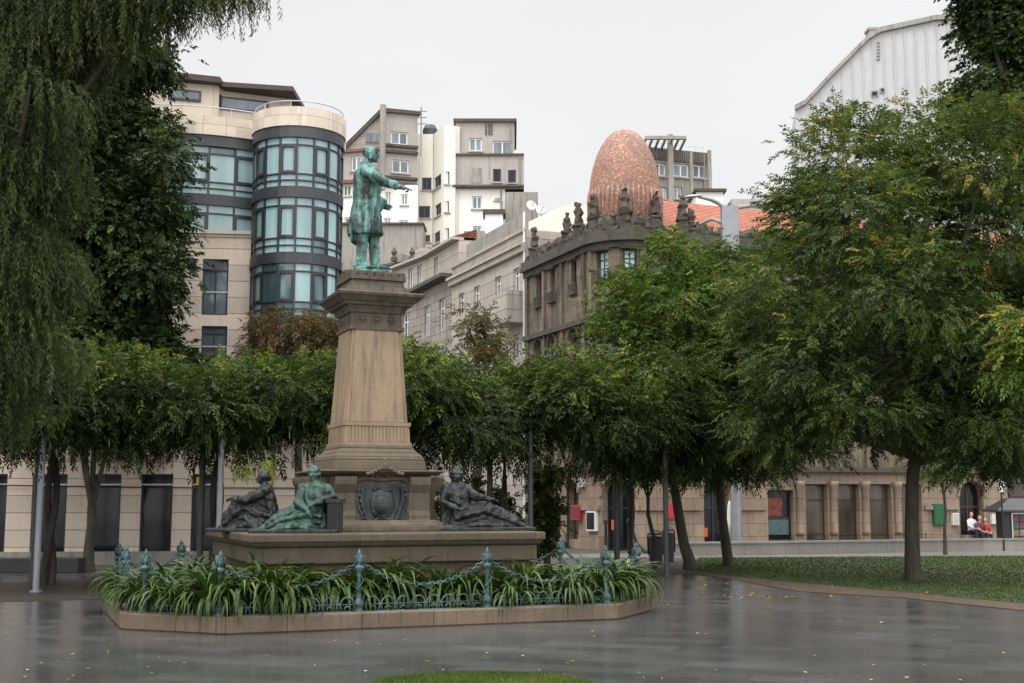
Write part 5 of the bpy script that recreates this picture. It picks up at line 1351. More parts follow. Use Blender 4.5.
mb.build('roof_railing',M['rail'],hC)
sf,_,zt=block(hC,'white_low_wing',697,724,192,YC-6,M['whitew'],[],depth=6); mb=MB(); pbox(mb,sf,-.2,sf.len+.2,zt,zt+.2,-6,.3); mb.build('low_wing_roof',M['orncor'],hC)
# distant low ridge line roofs at right of the lamp
sf=front(735,204,800,240,90); hD=empty('grey_roofed_house',tuple(sf.P(2,0)),'low white house with flat grey roof between the street lamp and the broad tree','building')
zt=sf.sz(760,207)[1]; body('wall_face',sf,0,sf.len,0,zt,[],M['whitew'],hD,depth=6); mb=MB(); pbox(mb,sf,-.3,sf.len+.3,zt,zt+.5,-6,.4); mb.build('flat_roof',M['grey'],hD)
# pale thin mast building
a=at(771,175,100); b=at(775,175,100); mb=MB(); mb.box(a.x,b.x,100,101,0,a.z); o=mb.build('lift_shaft',M['whitew']); tag(o,'slim white shaft seen against the sky left of the big clad gable','tower')

# big clad gable
YG=100
hG=empty('clad_gable_building',tuple(at(880,200,YG).xy)+(0,),'huge windowless gable clad in pale grey metal with slit vents, top right','building')
out=[(795,600),(795,111),(806,105),(832,77),(869,40),(881,33),(936,21),(962,20),(1010,36),(1010,600)]
P3=[at(x,y,YG) for x,y in out]; P3[0].z=0; P3[-1].z=0; P3[0].x=P3[1].x; P3[-1].x=P3[-2].x
# facade turned slightly: nearer on the right
def shear(p): k=(p.x-P3[1].x); y=YG-k*.22; f=y/YG; return Vector((p.x*f,y,H+(p.z-H)*f if p.z>0 else 0))
P3=[shear(p) for p in P3]
mb=MB(); n=len(P3); KB=126/100
mb.v=[tuple(p) for p in P3]+[(p.x*KB-.5,p.y*KB,H+(p.z-H)*1.18 if p.z>0 else 0) for p in P3]; mb.f=[tuple(range(n))[::-1],tuple(range(n,2*n))]+[(k,n+k,n+(k+1)%n,(k+1)%n)[::-1] for k in range(n)]
mb.build('clad_wall',M['gable'],hG)
fd=(P3[-2]-P3[1]); fd.z=0; gf=Path([tuple(P3[1].xy),tuple((P3[1]+fd).xy)])
mb=MB()
for k in range(20):
    s=gf.len*(k+.6)/20.2; x=s/gf.len
    # seam up to the outline height
    pt=gf.P(s,0); zt_=None
    for a,b in zip(P3[1:-1],P3[2:-1]):
        sa=(a.xy-P3[1].xy).length; sb=(b.xy-P3[1].xy).length
        if sa<=s<=sb+1e-6: zt_=a.z+(b.z-a.z)*(s-sa)/max(sb-sa,1e-6)
    if zt_ is None: continue
    pbox(mb,gf,s-.05,s+.05,0,zt_-.3,0,.06)
mb.build('cladding_seams',M['gable'],hG)
mb=MB()
for a,b in zip(P3[1:-1],P3[2:-1]):
    o_=Vector((-.1,-.35,0)); d=Vector((.35,.9,0)); mb.hexa([a+o_,b+o_,b+d,a+d],[p+Vector((0,0,.4)) for p in (a+o_,b+o_,b+d,a+d)])
mb.build('roof_verge',M['grey2'],hG)
for x0,y0,x1,y1 in ((852,101,859,106),(871,91,878,97),(880,88,885,93)):
    mb=MB(); a,b,c,d=gf.rect(x0,y0,x1,y1); pbox(mb,gf,a,b,c,d,0,.1); w=mb.build('window',M['grey2'],hG); g=MB(); pbox(g,gf,a+.08,b-.08,c+.08,d-.08,.1,.11); g.build('pane',M['gdark'],w)
mb=MB()
for k in range(6): a,b,c,d=gf.rect(876.5,42+k*3.3,880,43.4+k*3.3); pbox(mb,gf,a,b,c,d,0,.1)
mb.build('vent_grille',M['grey2'],hG)
for px,py,w_,h_ in ((873,29,.35,.7),(890,29,.5,.25)):
    p=at(px,py-5,YG+.5); p.z-=.3; mb=MB(); mb.box(p.x-w_,p.x+w_,p.y,p.y+1.0,p.z-3.4,p.z-.2); mb.box(p.x-w_-.1,p.x+w_+.1,p.y-.1,p.y+1.1,p.z-.2,p.z); mb.build('chimney',M['grey2'],hG)
# retaining wall between the park and the street
rw=Path([tuple(ground(655,557).xy),tuple(ground(740,556).xy),tuple(ground(1024,551).xy),tuple(ground(1500,544).xy)])
hw_=.46; re=empty('retaining_wall',tuple(rw.P(8,0)),'long low grey concrete retaining wall between the lawn path and the street','wall')
body('wall_face',rw,0,rw.len,0,hw_,[],M['concrete'],re,depth=.5); mb=MB(); pbox(mb,rw,0,rw.len,hw_,hw_+.07,-.55,.05); mb.build('coping',M['concrete'],re)
# raised street pavement by the corner building
pv=[tuple(rw.P(0,0,-.55).xy),tuple(rw.P(rw.len,0,-.55).xy),tuple(orn.P(LR,0,-.3).xy),tuple(orn.P(sC,0,-.3).xy)]
sheet('street_pavement',pv,.03,M['path'])
# ================================================================== STREET FURNITURE
# tall street lamp
b=at(737,545,50.5); b.z=0.03; lp=empty('street_lamp',tuple(b),'tall grey street lamp with a long angled arm above the trees by the turret','street lamp')
top=at(731,207,b.y).z
mb=MB(); mb.tube([(b.x,b.y,0),(b.x,b.y,top*.4),(b.x-.05,b.y,top)],[.21,.20,.17],12); mb.box(b.x-.34,b.x+.34,b.y-.2,b.y+.2,top-1.9,top+.02); mb.build('pole',M['post'],lp)
a=at(728,216,b.y); c=at(716,202,b.y); d=at(699,197,b.y-.4); mb=MB(); mb.tube([at(731,212,b.y),at(718,203,b.y),at(710,199.5,b.y-.2),d],[.10,.09,.075,.06],8)
a2=at(728,225,b.y); mb.tube([a2,at(712,219,b.y+.5),at(700,224,b.y+1.0)],[.09,.07,.05],8); mb.tube([at(735,208,b.y),at(770,203,b.y+1.5)],[.09,.06],8); mb.build('arm',M['post'],lp)
mb=MB(); e=at(694,196.5,b.y-.4); mb.tube([e+Vector((-.4,0,-.03)),e+Vector((-.1,0,.0)),e+Vector((.3,0,.03))],[(.03,.12),(.07,.18),(.04,.10)],10,side=(0,0,1)); mb.build('lamp_head',M['rail'],lp,smooth=True)
# kiosk at the right edge
kb=at(1000,545,52); kx0=at(1004,520,53.5).x; kiosk=empty('news_kiosk',(kx0+1.2,54,.03),'dark newspaper kiosk with flared roof and magazine display at the right edge','kiosk')
z0=.03; z1=at(1010,510,53.5).z; z2=at(1010,496,53.5).z
mb=MB(); mb.box(kx0-.0,kx0+3.2,53.5,54.4,.03,z1); mb.build('cabin',M['black'],kiosk)
mb=MB(); mb.hexa([(kx0-.4,53.1,z1),(kx0+3.6,53.1,z1),(kx0+3.6,54.8,z1),(kx0-.4,54.8,z1)],[(kx0+.3,53.7,z2-.1),(kx0+2.8,53.7,z2-.1),(kx0+2.8,54.2,z2-.1),(kx0+.3,54.2,z2-.1)]); mb.box(kx0-.43,kx0+3.63,53.07,54.83,z1-.08,z1-.001); mb.build('flared_roof',plain('dark_slate_roof',(.035,.037,.042),.4),kiosk)
mb=MB(); x0=at(1011,520,53.5).x; x1=x0+.55; mb.box(x0,x0+.05,53.43,53.495,z0-.2,z1-.12); mb.box(x0+.62,x0+.67,53.43,53.495,z0-.2,z1-.12); mb.box(x0+.05,x0+.62,53.43,53.495,z1-.17,z1-.12); mb.build('display_frame',M['rail'],kiosk)
cols=[(.45,.03,.02),(.5,.45,.4),(.02,.2,.13),(.06,.08,.25),(.4,.3,.05),(.3,.02,.04)]
r=random.Random(5)
for i in range(4):
    for j in range(2):
        zz=z1-.22-.30*i; mb=MB(); mb.box(x0+.07+.27*j,x0+.31+.27*j,53.45,53.485,zz-.26,zz); o=mb.build('magazine',plain('magazine_cover',cols[(i*2+j*3)%6],.4,var=.7,scale=9),kiosk) if False else mb.build('magazine',plain('magazine_cover',tuple(.5*v+.05 for v in cols[(i*2+j*3)%6]),.4,var=.8,scale=14),kiosk)
# lightbox panel above left of the kiosk
p=at(1001,486,52.8); fp=empty('street_sign_pole',(p.x,p.y,.03),'small white sign box on a thin dark pole beside the kiosk','sign'); mb=MB(); mb.tube([(p.x,p.y,.03),(p.x,p.y,p.z)],.04,6); mb.build('pole',M['black'],fp)
mb=MB(); mb.box(p.x-.11,p.x+.11,p.y-.08,p.y+.08,p.z-.25,p.z+.28); mb.build('sign_box',M['white'],fp)
# bins and bollards between the posts
def bin_(px,py,lab,h=1.05,r_=.26):
    g=ground(px,py); e=empty('litter_bin',tuple(g),lab,'litter bin','dark litter bins by the right pergola posts')
    mb=MB(); mb.lathe(tuple(g),[(r_*.8,0),(r_*.85,.06),(r_,h*.8),(r_*1.02,h*.82),(r_*.9,h*.86)],14); mb.build('drum',M['black'],e)
    mb=MB(); mb.lathe((g.x,g.y,h*.9),[(r_*1.08,0),(r_*1.05,.06),(r_*.6,.14),(.03,.17)],14); mb.build('lid',M['black'],e)
    
    for q in (-1,1): mb=MB(); mb.tube([(g.x+q*r_,g.y,h*.3),(g.x+q*r_,g.y,h*.92)],.03,5); mb.build('bracket',M['black'],e)
bin_(656,564,'black litter bin close beside the right grey pergola post')
bin_(669,562,'smaller black litter bin to the right of the pergola post, nearer the leaning trunk',1.15,.2)
# low posts by the turret doorway
for px,lab in ((606,'thin black bollard at the left of the turret doorway'),(629,'thin black bollard at the right of the turret doorway')):
    g=at(px,548,50.2); g.z=.03; mb=MB(); mb.lathe(tuple(g),[(.07,0),(.06,.1),(.05,1.15),(.08,1.2),(.08,1.3),(.03,1.36)],8); o=mb.build('bollard',M['black'],smooth=True); tag(o,lab,'bollard','bollards at the turret doorway')
# black bent cable/handrail at 632-640
g=at(633,540,50.0); mb=MB(); mb.tube([(g.x,g.y,2.6),(g.x+.03,g.y,1.6),(g.x-.02,g.y,.9),(g.x+.15,g.y,.4),(g.x+.5,g.y-.1,.04)],.07,7); o=mb.build('curved_handrail',M['black']); tag(o,'curved black handrail dropping at the right of the turret doorway','handrail')
# ================================================================== PEOPLE ON THE STEPS
dr=[g for g in G0 if g[0]>sC+10 and g[5]=='arch'][0]
mb=MB(); pbox(mb,orn,dr[0]-.2,dr[1]+.2,.03,.33,-.1,.8); pbox(mb,orn,dr[0]-.1,dr[1]+.1,.33,.5,-.1,.45); o=mb.build('door_steps',M['ornlow']); tag(o,'stone steps in front of the arched doorway where people sit','steps')
def person(px,shirt,trous,hairc,label,s=1.0,lean=0,out=.35,seat=.5,bag=None):
    s_=orn.sz(px,525)[0]; P0=orn.P(s_,0,out); e=empty('person',(P0.x,P0.y,seat),label,'person','people sitting in the arched doorway')
    T=math.atan2(NO.y,NO.x)
    def bld(mb,nm,mt,v):
        place(mb,(P0.x,P0.y,seat),T+lean,s); o=mb.build(nm,mt,e,smooth=True); organic(o,v,2,.4); return o
    # x forward
    mb=MB(); mb.ell((.02,0,.80),(.095,.08,.115)); mb.tube([(0,0,.6),(.01,0,.74)],[.055,.05],8); mb.ell((.105,0,.785),(.02,.014,.022)); mb.ell((.06,0,.74),(.04,.045,.03))
    for sy in (-1,1): mb.ell((0.02,sy*.08,.79),(.02,.012,.03))
    mb.tube([(0,0,.0),(0,0,.3),(0,0,.62)],[(.12,.15),(.1,.13),(.06,.12)],12,side=(1,0,0))
    for sy in (-1,1):
        w=Vector((.38,sy*.10,.18)); mb.tube([(.0,sy*.18,.54),(.12,sy*.24,.3),w],[.045,.038,.028],8); hand(mb,w,(1,-sy*.3,-.1),(0,0,1),1.0,False,-sy)
        mb.tube([(0,sy*.09,.02),(.42,sy*.1,.06),(.46,sy*.1,-.36)],[.07,.055,.04],8); mb.ell((.51,sy*.1,-.41),(.12,.045,.04))
    bld(mb,'body',M['skin'],.014)
    mb=MB(); mb.tube([(0,0,.02),(0,0,.2),(0,0,.42),(0,0,.56),(0,0,.62)],[(.15,.18),(.13,.165),(.14,.19),(.1,.19),(.07,.08)],14,side=(1,0,0),folds=(.04,6,0,1))
    for sy in (-1,1): mb.tube([(.0,sy*.17,.55),(.11,sy*.24,.31),(.30,sy*.14,.21)],[.068,.06,.048],8)
    bld(mb,'shirt',shirt,.016)
    mb=MB(); mb.tube([(-.12,0,.06),(.12,0,.07)],[(.12,.19),(.1,.18)],10,side=(0,0,1))
    for sy in (-1,1): mb.tube([(0,sy*.09,.04),(.43,sy*.1,.07),(.47,sy*.1,-.34)],[.1,.08,.065],8); mb.tube([(.42,sy*.1,-.4),(.62,sy*.1,-.42)],[(.05,.05),(.03,.045)],8,side=(0,0,1))
    bld(mb,'trousers',trous,.016)
    mb=MB(); mb.ell((-.02,0,.83),(.10,.092,.10)); mb.ell((-.05,0,.76),(.06,.085,.09)); bld(mb,'hair',hairc,.014)
cl=lambda n,c: plain(n,c,.8,var=.2)
hair=cl('dark_hair',(.02,.015,.012)); jean=cl('dark_trousers',(.02,.022,.035))
person(966,cl('white_shirt',(.62,.66,.72)),jean,hair,'person in a pale white shirt sitting upright at the left of the doorway',1.05,out=.35,seat=.62)
person(970.8,cl('dark_red_top',(.13,.03,.035)),jean,cl('brown_hair',(.10,.05,.03)),'person in dark clothes with brown hair sitting in the middle of the three',1.0,lean=-.2,out=.6,seat=.5)
person(975.6,cl('red_top',(.42,.02,.03)),jean,hair,'person in a bright red top sitting at the right of the three',.95,lean=-.3,out=.62,seat=.45)
# small person-like white figure? a white folded parasol beside the second doorway
p=at(730,535,50.8); p.z=.03; mb=MB(); mb.lathe(tuple(p),[(.02,0),(.02,.7),(.13,.75),(.12,1.2),(.07,1.9),(.02,2.05)],8); o=mb.build('folded_parasol',M['white'],smooth=True); tag(o,'narrow folded white parasol standing between the second trunk and the lamp post','parasol')

# ================================================================== PERGOLA
M['pod']=plain('green_pod',(.14,.17,.08),.5)
PG0=Vector((-10.75,28.7)); UP=Vector((math.cos(R(22)),math.sin(R(22)))); NI=Vector((-UP.y,UP.x))
def pgp(s,t,z=0): q=PG0+UP*s+NI*t; return Vector((q.x,q.y,z))
ZB=4.1
perg=empty('pergola',tuple(pgp(6,1.5)),'long pergola of grey steel posts and beams carrying the vines behind the monument','pergola')
for k in range(-2,5):
    for t in (0,3.0):
        p=pgp(4.04*k,t); mb=MB(); w=.085 if t==0 else .10
        mb.tube([(p.x,p.y,0),(p.x,p.y,ZB)],[w*.85,w*.85],12); mb.tube([(p.x,p.y,0),(p.x,p.y,.05)],[w*1.6,w*1.6],12)
        o=mb.build('post',M['post'] if (t==0 and k<3) else (M['postd']),perg)
for t in (-.1,3.1):
    mb=MB(); a,b=pgp(-11,t,ZB),pgp(17.2,t,ZB); n3=Vector((NI.x,NI.y,0))*.06
    for zz in (0,.42): mb.hexa([a-n3+Vector((0,0,zz)),b-n3+Vector((0,0,zz)),b+n3+Vector((0,0,zz)),a+n3+Vector((0,0,zz))],[p+Vector((0,0,.13+zz)) for p in (a-n3,b-n3,b+n3,a+n3)])
    mb.build('beam',M['postd'],perg)
for k in range(28):
    s=-10.6+k*1.02; mb=MB(); mb.tube([pgp(s,-.9,ZB+.62),pgp(s,3.9,ZB+.62)],.05,6); mb.build('rafter',M['postd'],perg)
# wisteria on the pergola
def wist(k,label,nshoot=430,seed=0,zlo=3.3,tops=None,dens=1.0,smin=-2.1,smax=2.1):
    s0=4.04*k; base=pgp(s0+.35,2.75); root=empty('wisteria',tuple(base),label,'climbing plant','wisteria vines covering the pergola')
    r=random.Random(seed+k*7); mb=MB()
    for j in range(2):
        pts=[]; 
        for i in range(12):
            t=i/11; a=t*7+j*PI; q_=.10 if k<2 else .05; pts.append(base+Vector((q_*math.cos(a),q_*math.sin(a),t*(ZB+.4))))
        mb.tube(pts,[(.10 if k<2 else .06)-.03*i/11 for i in range(12)],7)
    for j in range(7):
        e=pgp(s0+r.uniform(-2,2),r.uniform(-.3,3),ZB+.9); limb(mb,base+Vector((0,0,ZB)),e,.05,.02,.15,5,5,r)
    mb.build('stem',M['bark'],root)
    lobes=[]
    for j in range(18):
        s=s0+r.uniform(smin,smax); t=r.uniform(-.9,3.6); tz=(tops(s) if tops else 5.5)
        rr=r.uniform(.6,1.15); tz+=r.uniform(-.7,.25); zc=r.uniform(4.1 if k<3 else 3.8,max(4.3,tz-rr*.62)); 
        if j<6: zc=tz-rr*.62
        lobes.append((tuple(pgp(s,t,zc)),(rr*1.15,rr*1.15,rr*.66)))
    C,D,T=crownpts(lobes,int(nshoot*dens),7,.26,inner=.22,zmin=-.95,tint0=.45,tvar=.15,down=.12)
    T=T+np.clip((C[:,2]-4.9)*.12,-.14,.10)   # canopy light and shade put into leaf tint: paler on top, darker beneath
    a=sprays(C,D,7,rng.uniform(.34,.6,len(C)),.13,.048,T,droop=.25)
    # hanging shoots and pods below the canopy
    n=150; C2=np.array([pgp(s0+r.uniform(smin,smax),r.uniform(-1,3.8),r.uniform(zlo+.1,4.3)) for _ in range(n)]); D2=np.tile([0,0,-1.0],(n,1))+rng.normal(0,.25,(n,3))
    b_=sprays(C2,D2,7,rng.uniform(.3,.6,n),.12,.045,rng.normal(.35,.12,n),droop=.1)
    P=cat(a,b_); leafmesh('foliage',*P,M['wist'],root)
    for _ in range(24 if k in (-1,0,1) else 8):
        mb=MB(); p=pgp(s0+r.uniform(-2,2),r.uniform(-1,2),r.uniform(zlo+.1,zlo+.9)); mb.tube([p,p+Vector((0,0,-.08)),p+Vector((.01,0,-.2))],[.006,.016,.006],5)
        mb.build('seed_pod',M['pod'],root)
def ztop_(px0,py0): return None
def zat(py,s): p=pgp(s,-.6); return at(512,py,p.y).z
def tops(s):
    px=512+F*pgp(s,-.6).x/pgp(s,-.6).y
    py=np.interp(px,[-100,0,140,200,240,300,340,410,450,520,600,660],[330,335,352,362,352,362,365,347,352,352,350,350]); return zat(py,s)
WL={-2:'dark wisteria at the far left end of the pergola, under the willow',-1:'dark wisteria mass hanging over the leftmost grey post of the pergola',0:'wisteria spreading over the pergola between the two left grey posts',
 1:'wisteria with long hanging pods over the second grey post, left of the monument',2:'wisteria on the pergola directly behind the pedestal',3:'bright green wisteria mound just right of the pedestal, above the reclining figure',4:'bright green wisteria at the right end of the pergola, against the leaning tree'}
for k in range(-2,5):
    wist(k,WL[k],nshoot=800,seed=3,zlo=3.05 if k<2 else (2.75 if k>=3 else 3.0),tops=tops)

# ================================================================== TREES
def sph(px,py,Y,rp,fl=.85):
    p=at(px,py,Y); r_=rp*pxm(Y); return (tuple(p),(r_,r_*1.0,r_*fl))
def tree(name,label,cat_,base,fork,lobes,mat,bark,r0,r1,npts,per,csz,npair,rl,ll,lw,group=None,limbs=True,gap=.3,inner=.2,tint=.45,down=.25,droop=.3,seed=1,trunk_pts=None,extra=None,limbr=.10,tv=.15,topt=0.05,zmin=-.75,sub=2,gapscale=.6,nlimb=99):
    r=random.Random(seed); root=empty(name,tuple(base),label,cat_,group)
    base=Vector(base); fork=Vector(fork); mb=MB()
    tp=trunk_pts or [base+Vector((0,0,-.1)),base+Vector((0,0,.25)),base.lerp(fork,.35)+Vector((r.uniform(-.1,.1),0,0)),base.lerp(fork,.7)+Vector((r.uniform(-.1,.1),0,0)),fork]
    n=len(tp); rad=[r0*1.35,r0*1.05]+[r0+(r1-r0)*i/(n-2) for i in range(1,n-1)]; mb.tube(tp,rad,12)
    tips=[]
    for (c,rr) in lobes[:nlimb]:
        c=Vector(c); st_=fork.lerp(Vector(tp[-2]),r.uniform(0,.5)); pts=limb(mb,st_,c,r1*r.uniform(.5,.75),limbr*.28,.10,7,6,r)
        for q in range(sub):
            k=r.randint(3,6); e=pts[k]+Vector((r.uniform(-1,1),r.uniform(-1,1),r.uniform(-.1,1))).normalized()*rr[0]*.95; limb(mb,pts[k],e,limbr*.33,.012,.15,5,5,r)
    mb.build('trunk',bark,root)
    C,D,T=crownpts(lobes,npts,per,csz,inner=inner,zmin=zmin,gap=gap,tint0=tint,tvar=tv,down=down,gapscale=gapscale)
    zz=C[:,2]; T=T+(zz-zz.mean())/max(zz.std(),.1)*topt  # crown top paler, underside darker: light and shade carried by the leaf tint
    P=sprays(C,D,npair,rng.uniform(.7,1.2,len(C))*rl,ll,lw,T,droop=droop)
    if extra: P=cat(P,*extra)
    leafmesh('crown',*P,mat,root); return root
# broad compound-leaved tree on the lawn
bs=ground(913,582); Yt=bs.y
def LB(lst,Y0=None,dy=(0,)): return [sph(x,y,Yt+d,rp) for x,y,rp,d in lst]
lob=LB([(850,165,58,0),(925,160,62,1),(985,160,62,-1),(818,220,46,1),(865,225,60,-2),(945,225,66,2),(1015,235,66,-1),(786,292,48,-1),(830,290,58,2),(905,290,68,-3),(980,300,68,0),(1040,300,66,1),
 (775,350,44,0),(830,355,55,-2.5),(895,355,62,2.5),(965,365,62,-2.5),(1030,375,60,0),(775,405,38,-1),(815,410,42,1.5),(862,405,46,-2.6),(930,400,46,2),(985,410,48,-2),(1040,420,44,1),(1015,448,34,-1),(760,432,26,0),(800,438,30,-1),(858,438,32,1),(948,436,34,-1),(985,450,26,1)])
fk=at(916,445,Yt)
tree('broad_tree','broad spreading tree with drooping compound leaves standing on the lawn at right','tree',bs,fk,lob,M['ash'],M['bark'],.2,.15,3100,8,.30,8,.42,.13,.044,gap=.40,inner=.14,tint=.5,down=.08,droop=.28,seed=4,limbr=.16,tv=.16,topt=.05,gapscale=.75)
# centre right pair of trees
b1=ground(690,570); f1=at(672,470,b1.y+.3)
lob=[sph(x,y,b1.y+d,rp) for x,y,rp,d in [(662,268,28,1),(695,250,30,0),(622,305,36,0),(680,300,50,-1),(725,290,45,1),(630,350,40,-1),(690,360,55,1.5),(740,350,45,-1),(620,400,40,0),(670,410,50,-2),(725,410,50,1),(640,445,34,-1),(690,450,36,0),(605,435,30,1)]]
tree('leaning_tree','bright green tree whose trunk leans left, in front of the copper-domed corner','tree',b1,f1,lob,M['oak'],M['bark2'],.175,.13,1600,8,.28,7,.40,.135,.048,gap=.33,tint=.5,down=.08,droop=.25,seed=8,limbr=.13,trunk_pts=[b1+Vector((0,0,-.1)),b1+Vector((-.02,0,.3)),at(684,545,b1.y+.05),at(678,510,b1.y+.2),f1],topt=.05)
b2=ground(728,567); f2=at(718,470,b2.y)
lob=[sph(x,y,b2.y+d,rp) for x,y,rp,d in [(745,300,34,2),(765,340,40,0),(740,390,50,1),(770,420,40,-1),(720,430,40,2),(752,458,28,-1),(705,462,26,1)]]
tree('dark_tree','darker tree with straight slightly tilted trunk, second from the right behind the lawn edge','tree',b2,f2,lob,M['ash'],M['bark'],.165,.12,950,8,.28,7,.42,.13,.046,gap=.3,tint=.42,down=.1,seed=9,limbr=.12)
# thin young trees in front of the corner building
for px,py,Y,tx,lab in ((655,560,39,648,'slim young trunk rising just left of the right pergola post'),(945,545,49,944,'thin young street tree in front of the green noticeboard')):
    bb=at(px,py,Y); bb.z=0; ff=at(tx,492,Y); lo=[sph(tx+dx,470+dy,Y,16) for dx,dy in ((0,0),(-14,-8),(14,-6),(4,-22))]
    tree('young_tree',lab,'tree',bb,ff,lo,M['ash'],M['bark2'],.075,.05,60,6,.25,6,.4,.15,.05,gap=.3,tint=.6,seed=int(px),limbr=.07,sub=1,group='thin young trees by the street')
# forked tree behind the left pergola and its dark broad crown
b3=ground(88,571); f3=at(91,505,b3.y)
lob=[sph(x,y,b3.y+d,rp) for x,y,rp,d in [(150,125,18,0),(165,160,20,-1),(120,150,45,1),(85,110,50,0),(150,215,34,0),(100,220,60,0),(50,200,60,2),(150,270,30,-1),(110,290,50,1),(60,290,60,0),(100,20,40,0),(140,60,30,0),(130,0,30,0),(60,130,50,-1),(120,345,42,0),(70,360,50,-1),(20,330,55,1),(130,385,45,0),(70,400,50,0),(10,390,50,0),(175,375,26,0),(20,240,60,2),(20,150,60,2),(180,190,14,-.5),(158,300,18,0),(150,350,26,0),(95,60,45,1),(60,20,50,0),(20,80,60,1)]]
tree('dark_broadleaf_tree','tall dark small-leaved tree beside the office building, its forked trunk seen under the pergola','tree',b3,f3,lob,M['darkleaf'],M['bark2'],.17,.11,5200,10,.3,4,.28,.13,.08,gap=.27,inner=.28,tint=.45,seed=12,limbr=.09,nlimb=8,sub=1,tv=.24,down=.1,topt=0.02)
# willow in front at left
def willow(label,base,fork,lobes,seed,nst,gapx=.3):
    r=random.Random(seed); root=empty('willow_tree',tuple(base),label,'tree'); mb=MB(); base=Vector(base); fork=Vector(fork)
    mb.tube([base,base+Vector((0,0,.4)),base.lerp(fork,.5)+Vector((.1,0,0)),fork],[.45,.36,.3,.26],12)
    for c,rr in lobes: 
        pts=limb(mb,fork,Vector(c),.09,.025,.12,7,6,r)
        for q in range(3): k=r.randint(3,6); limb(mb,pts[k],pts[k]+Vector((r.uniform(-1,1),r.uniform(-1,1),r.uniform(-.4,.6)))*rr[0],.035,.01,.15,5,5,r)
    mb.build('trunk',M['bark'],root)
    C,D,T=crownpts(lobes,nst//8,8,.22,inner=.3,zmin=-.6,gap=gapx,tint0=.5,tvar=.16,down=.0,gapscale=.9)
    n=len(C); L=rng.uniform(.4,1.15,n); D=unit(D*[1,1,.5]+[0,0,-.1]); m=20; oc,oa,ob,ol,ot=[],[],[],[],[]
    pos=C.copy(); 
    for k in range(m):
        t=k/m; st=L/m; dr=unit(D*(1-t)**1.6+np.array([0,0,-1.0])*(t*1.15+.1)+rng.normal(0,.06,(n,3))); pos=pos+dr*st[:,None]
        for sg in (-1,1):
            sd=unit(np.cross(dr,rng.normal(0,1,(n,3)))); a=unit(dr*.9+sd*.65); oc.append(pos.copy()); oa.append(a); ob.append(unit(np.cross(a,rng.normal(0,1,(n,3))))); ol.append(rng.uniform(.07,.12,n)); ot.append(T+rng.normal(0,.06,n))
    L_=np.concatenate(ol); leafmesh('crown',np.concatenate(oc),np.concatenate(oa),np.concatenate(ob),L_,L_*.17+.004,np.concatenate(ot),M['willow'],root,droop=.1)
Yw=22
lob=[sph(x,y,Yw+d,rp) for x,y,rp,d in [(-15,40,50,0),(20,5,42,0),(60,-10,42,1),(110,-28,44,0),(165,-30,36,0),(212,-30,26,1),(80,20,28,0),(20,45,34,0),(150,5,22,0),(-15,110,46,0),(30,85,34,-1),(52,60,26,1),(-5,180,44,0),(38,165,26,0),(-10,250,40,0),(30,262,26,0),(-15,320,38,0),(25,345,24,0),(-20,390,34,0)]]
willow('olive willow tree with drooping narrow leaves overhanging the upper left corner',(-11.6,22.6,0),at(-70,330,22.6),lob,5,10500,.16)
# dark tree at top right
Yr=44; b4=Vector((20.6,44,0)); f4=at(1045,150,Yr)
lob=[sph(x,y,Yr+d,rp) for x,y,rp,d in [(985,90,26,0),(1005,60,34,0),(1000,15,36,1),(1030,30,40,0),(1035,100,45,0),(985,-20,30,0),(1030,-30,40,1),(1050,150,40,0),(1000,120,26,-1),(972,100,12,0)]]
tree('dark_broadleaf_tree','tall dark leafy tree cut by the upper right corner, beside the clad gable','tree',b4,f4,lob,M['darkleaf'],M['bark2'],.35,.2,1050,10,.34,3,.3,.18,.13,gap=.24,inner=.2,tint=.5,seed=21,limbr=.2,tv=.18,down=.1)
# lime branch at the right edge
Yq=26.5; b5=Vector((12.6,27,0)); f5=at(1070,420,Yq+.4)
lob=[sph(x,y,Yq,rp,.5) for x,y,rp in [(1016,318,11),(1024,345,14),(1014,372,9),(1044,330,22),(1048,370,22)]]
tree('bright_leaved_tree','fresh yellow-green leafy branches reaching in at the right edge of the frame','tree',b5,f5,lob,M['oak'],M['bark'],.14,.1,110,6,.2,7,.42,.13,.045,gap=.28,tint=.72,seed=31,limbr=.07,droop=.4,sub=1)
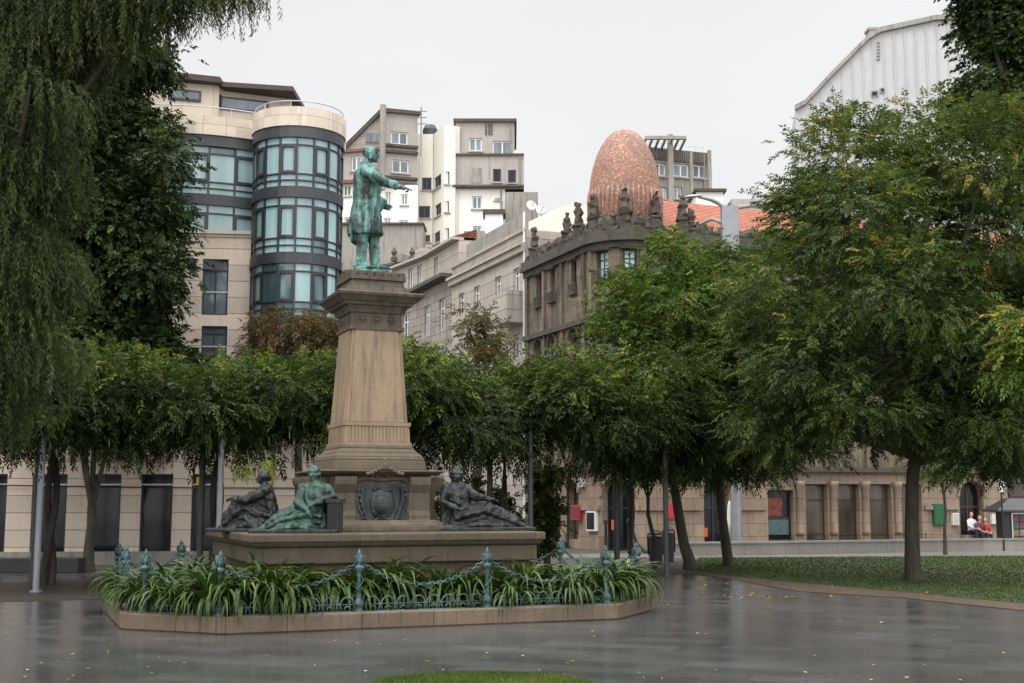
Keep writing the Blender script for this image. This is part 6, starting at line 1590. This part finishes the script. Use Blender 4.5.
# russet trees behind the pergola
Yb=39.5; b6=at(300,560,Yb); b6.z=0
lob=[sph(x,y,Yb,rp) for x,y,rp in [(262,338,18),(282,328,20),(305,335,20),(330,330,18),(295,355,24),(330,352,20),(258,356,16)]]
tree('russet_tree','russet brown leaved tree top showing above the vines left of the pedestal','tree',b6,at(300,400,Yb),lob,M['brown'],M['bark'],.15,.1,170,8,.22,5,.34,.12,.045,gap=.34,tint=.45,seed=41,limbr=.08,group='russet trees behind the pergola')
Yb=42; b7=at(478,560,Yb); b7.z=0
lob=[sph(x,y,Yb,rp) for x,y,rp in [(468,325,15),(480,315,12),(478,340,20),(500,345,18),(515,345,12),(455,345,10),(490,352,20)]]
tree('russet_tree','thin dark russet tree top above the vines in front of the ashlar house','tree',b7,at(480,395,Yb),lob,M['brown'],M['bark'],.14,.09,150,7,.2,5,.30,.11,.045,gap=.42,tint=.5,seed=43,limbr=.08,group='russet trees behind the pergola',tv=.3)
# shrub screen beneath the pergola behind the right figure
Yh=38; bh=at(500,560,Yh); bh.z=0
lob=[sph(x,y,Yh+d,rp) for x,y,rp,d in [(470,500,22,0),(495,515,20,.4),(470,545,24,0),(505,548,22,0),(440,510,22,0),(448,548,20,0)]]
tree('evergreen_shrub','dense dark shrub behind the reclining bronze figure right of the pedestal','shrub',bh,bh+Vector((0,0,.8)),lob,M['wist'],M['bark'],.08,.05,260,7,.2,5,.3,.13,.06,gap=.15,tint=.35,seed=51,limbr=.05,sub=1)
# ivy column on the building side of the right post
b8=at(547,552,36.5); b8.z=0
lob=[sph(546,y,36.5,10,1.4) for y in (480,500,520,540)]
tree('ivy_column','narrow ivy column climbing beside the third pergola post','climbing plant',b8,b8+Vector((0,0,2.6)),lob,M['wist'],M['bark2'],.1,.08,120,6,.12,5,.22,.11,.06,gap=.1,tint=.5,seed=53,limbr=.04,sub=0)
# yellowed leaf sprays hanging by the second post
pp=[at(245,465,30),at(265,462,30),at(268,470,30)]; n=30
C=np.array([pp[i%3]+Vector((rnd.gauss(0,.1),rnd.gauss(0,.2),rnd.gauss(0,.08))) for i in range(n)]); D=rng.normal(0,.4,(n,3))+[0,0,-.8]
a=sprays(C,D,5,.3,.11,.045,rng.normal(.8,.2,n),droop=.2); e=empty('yellowing_shoot',tuple(pp[0]),'yellowing leaf shoot hanging from the vines right of the second grey post','shoot'); leafmesh('foliage',*a,M['lime'],e)
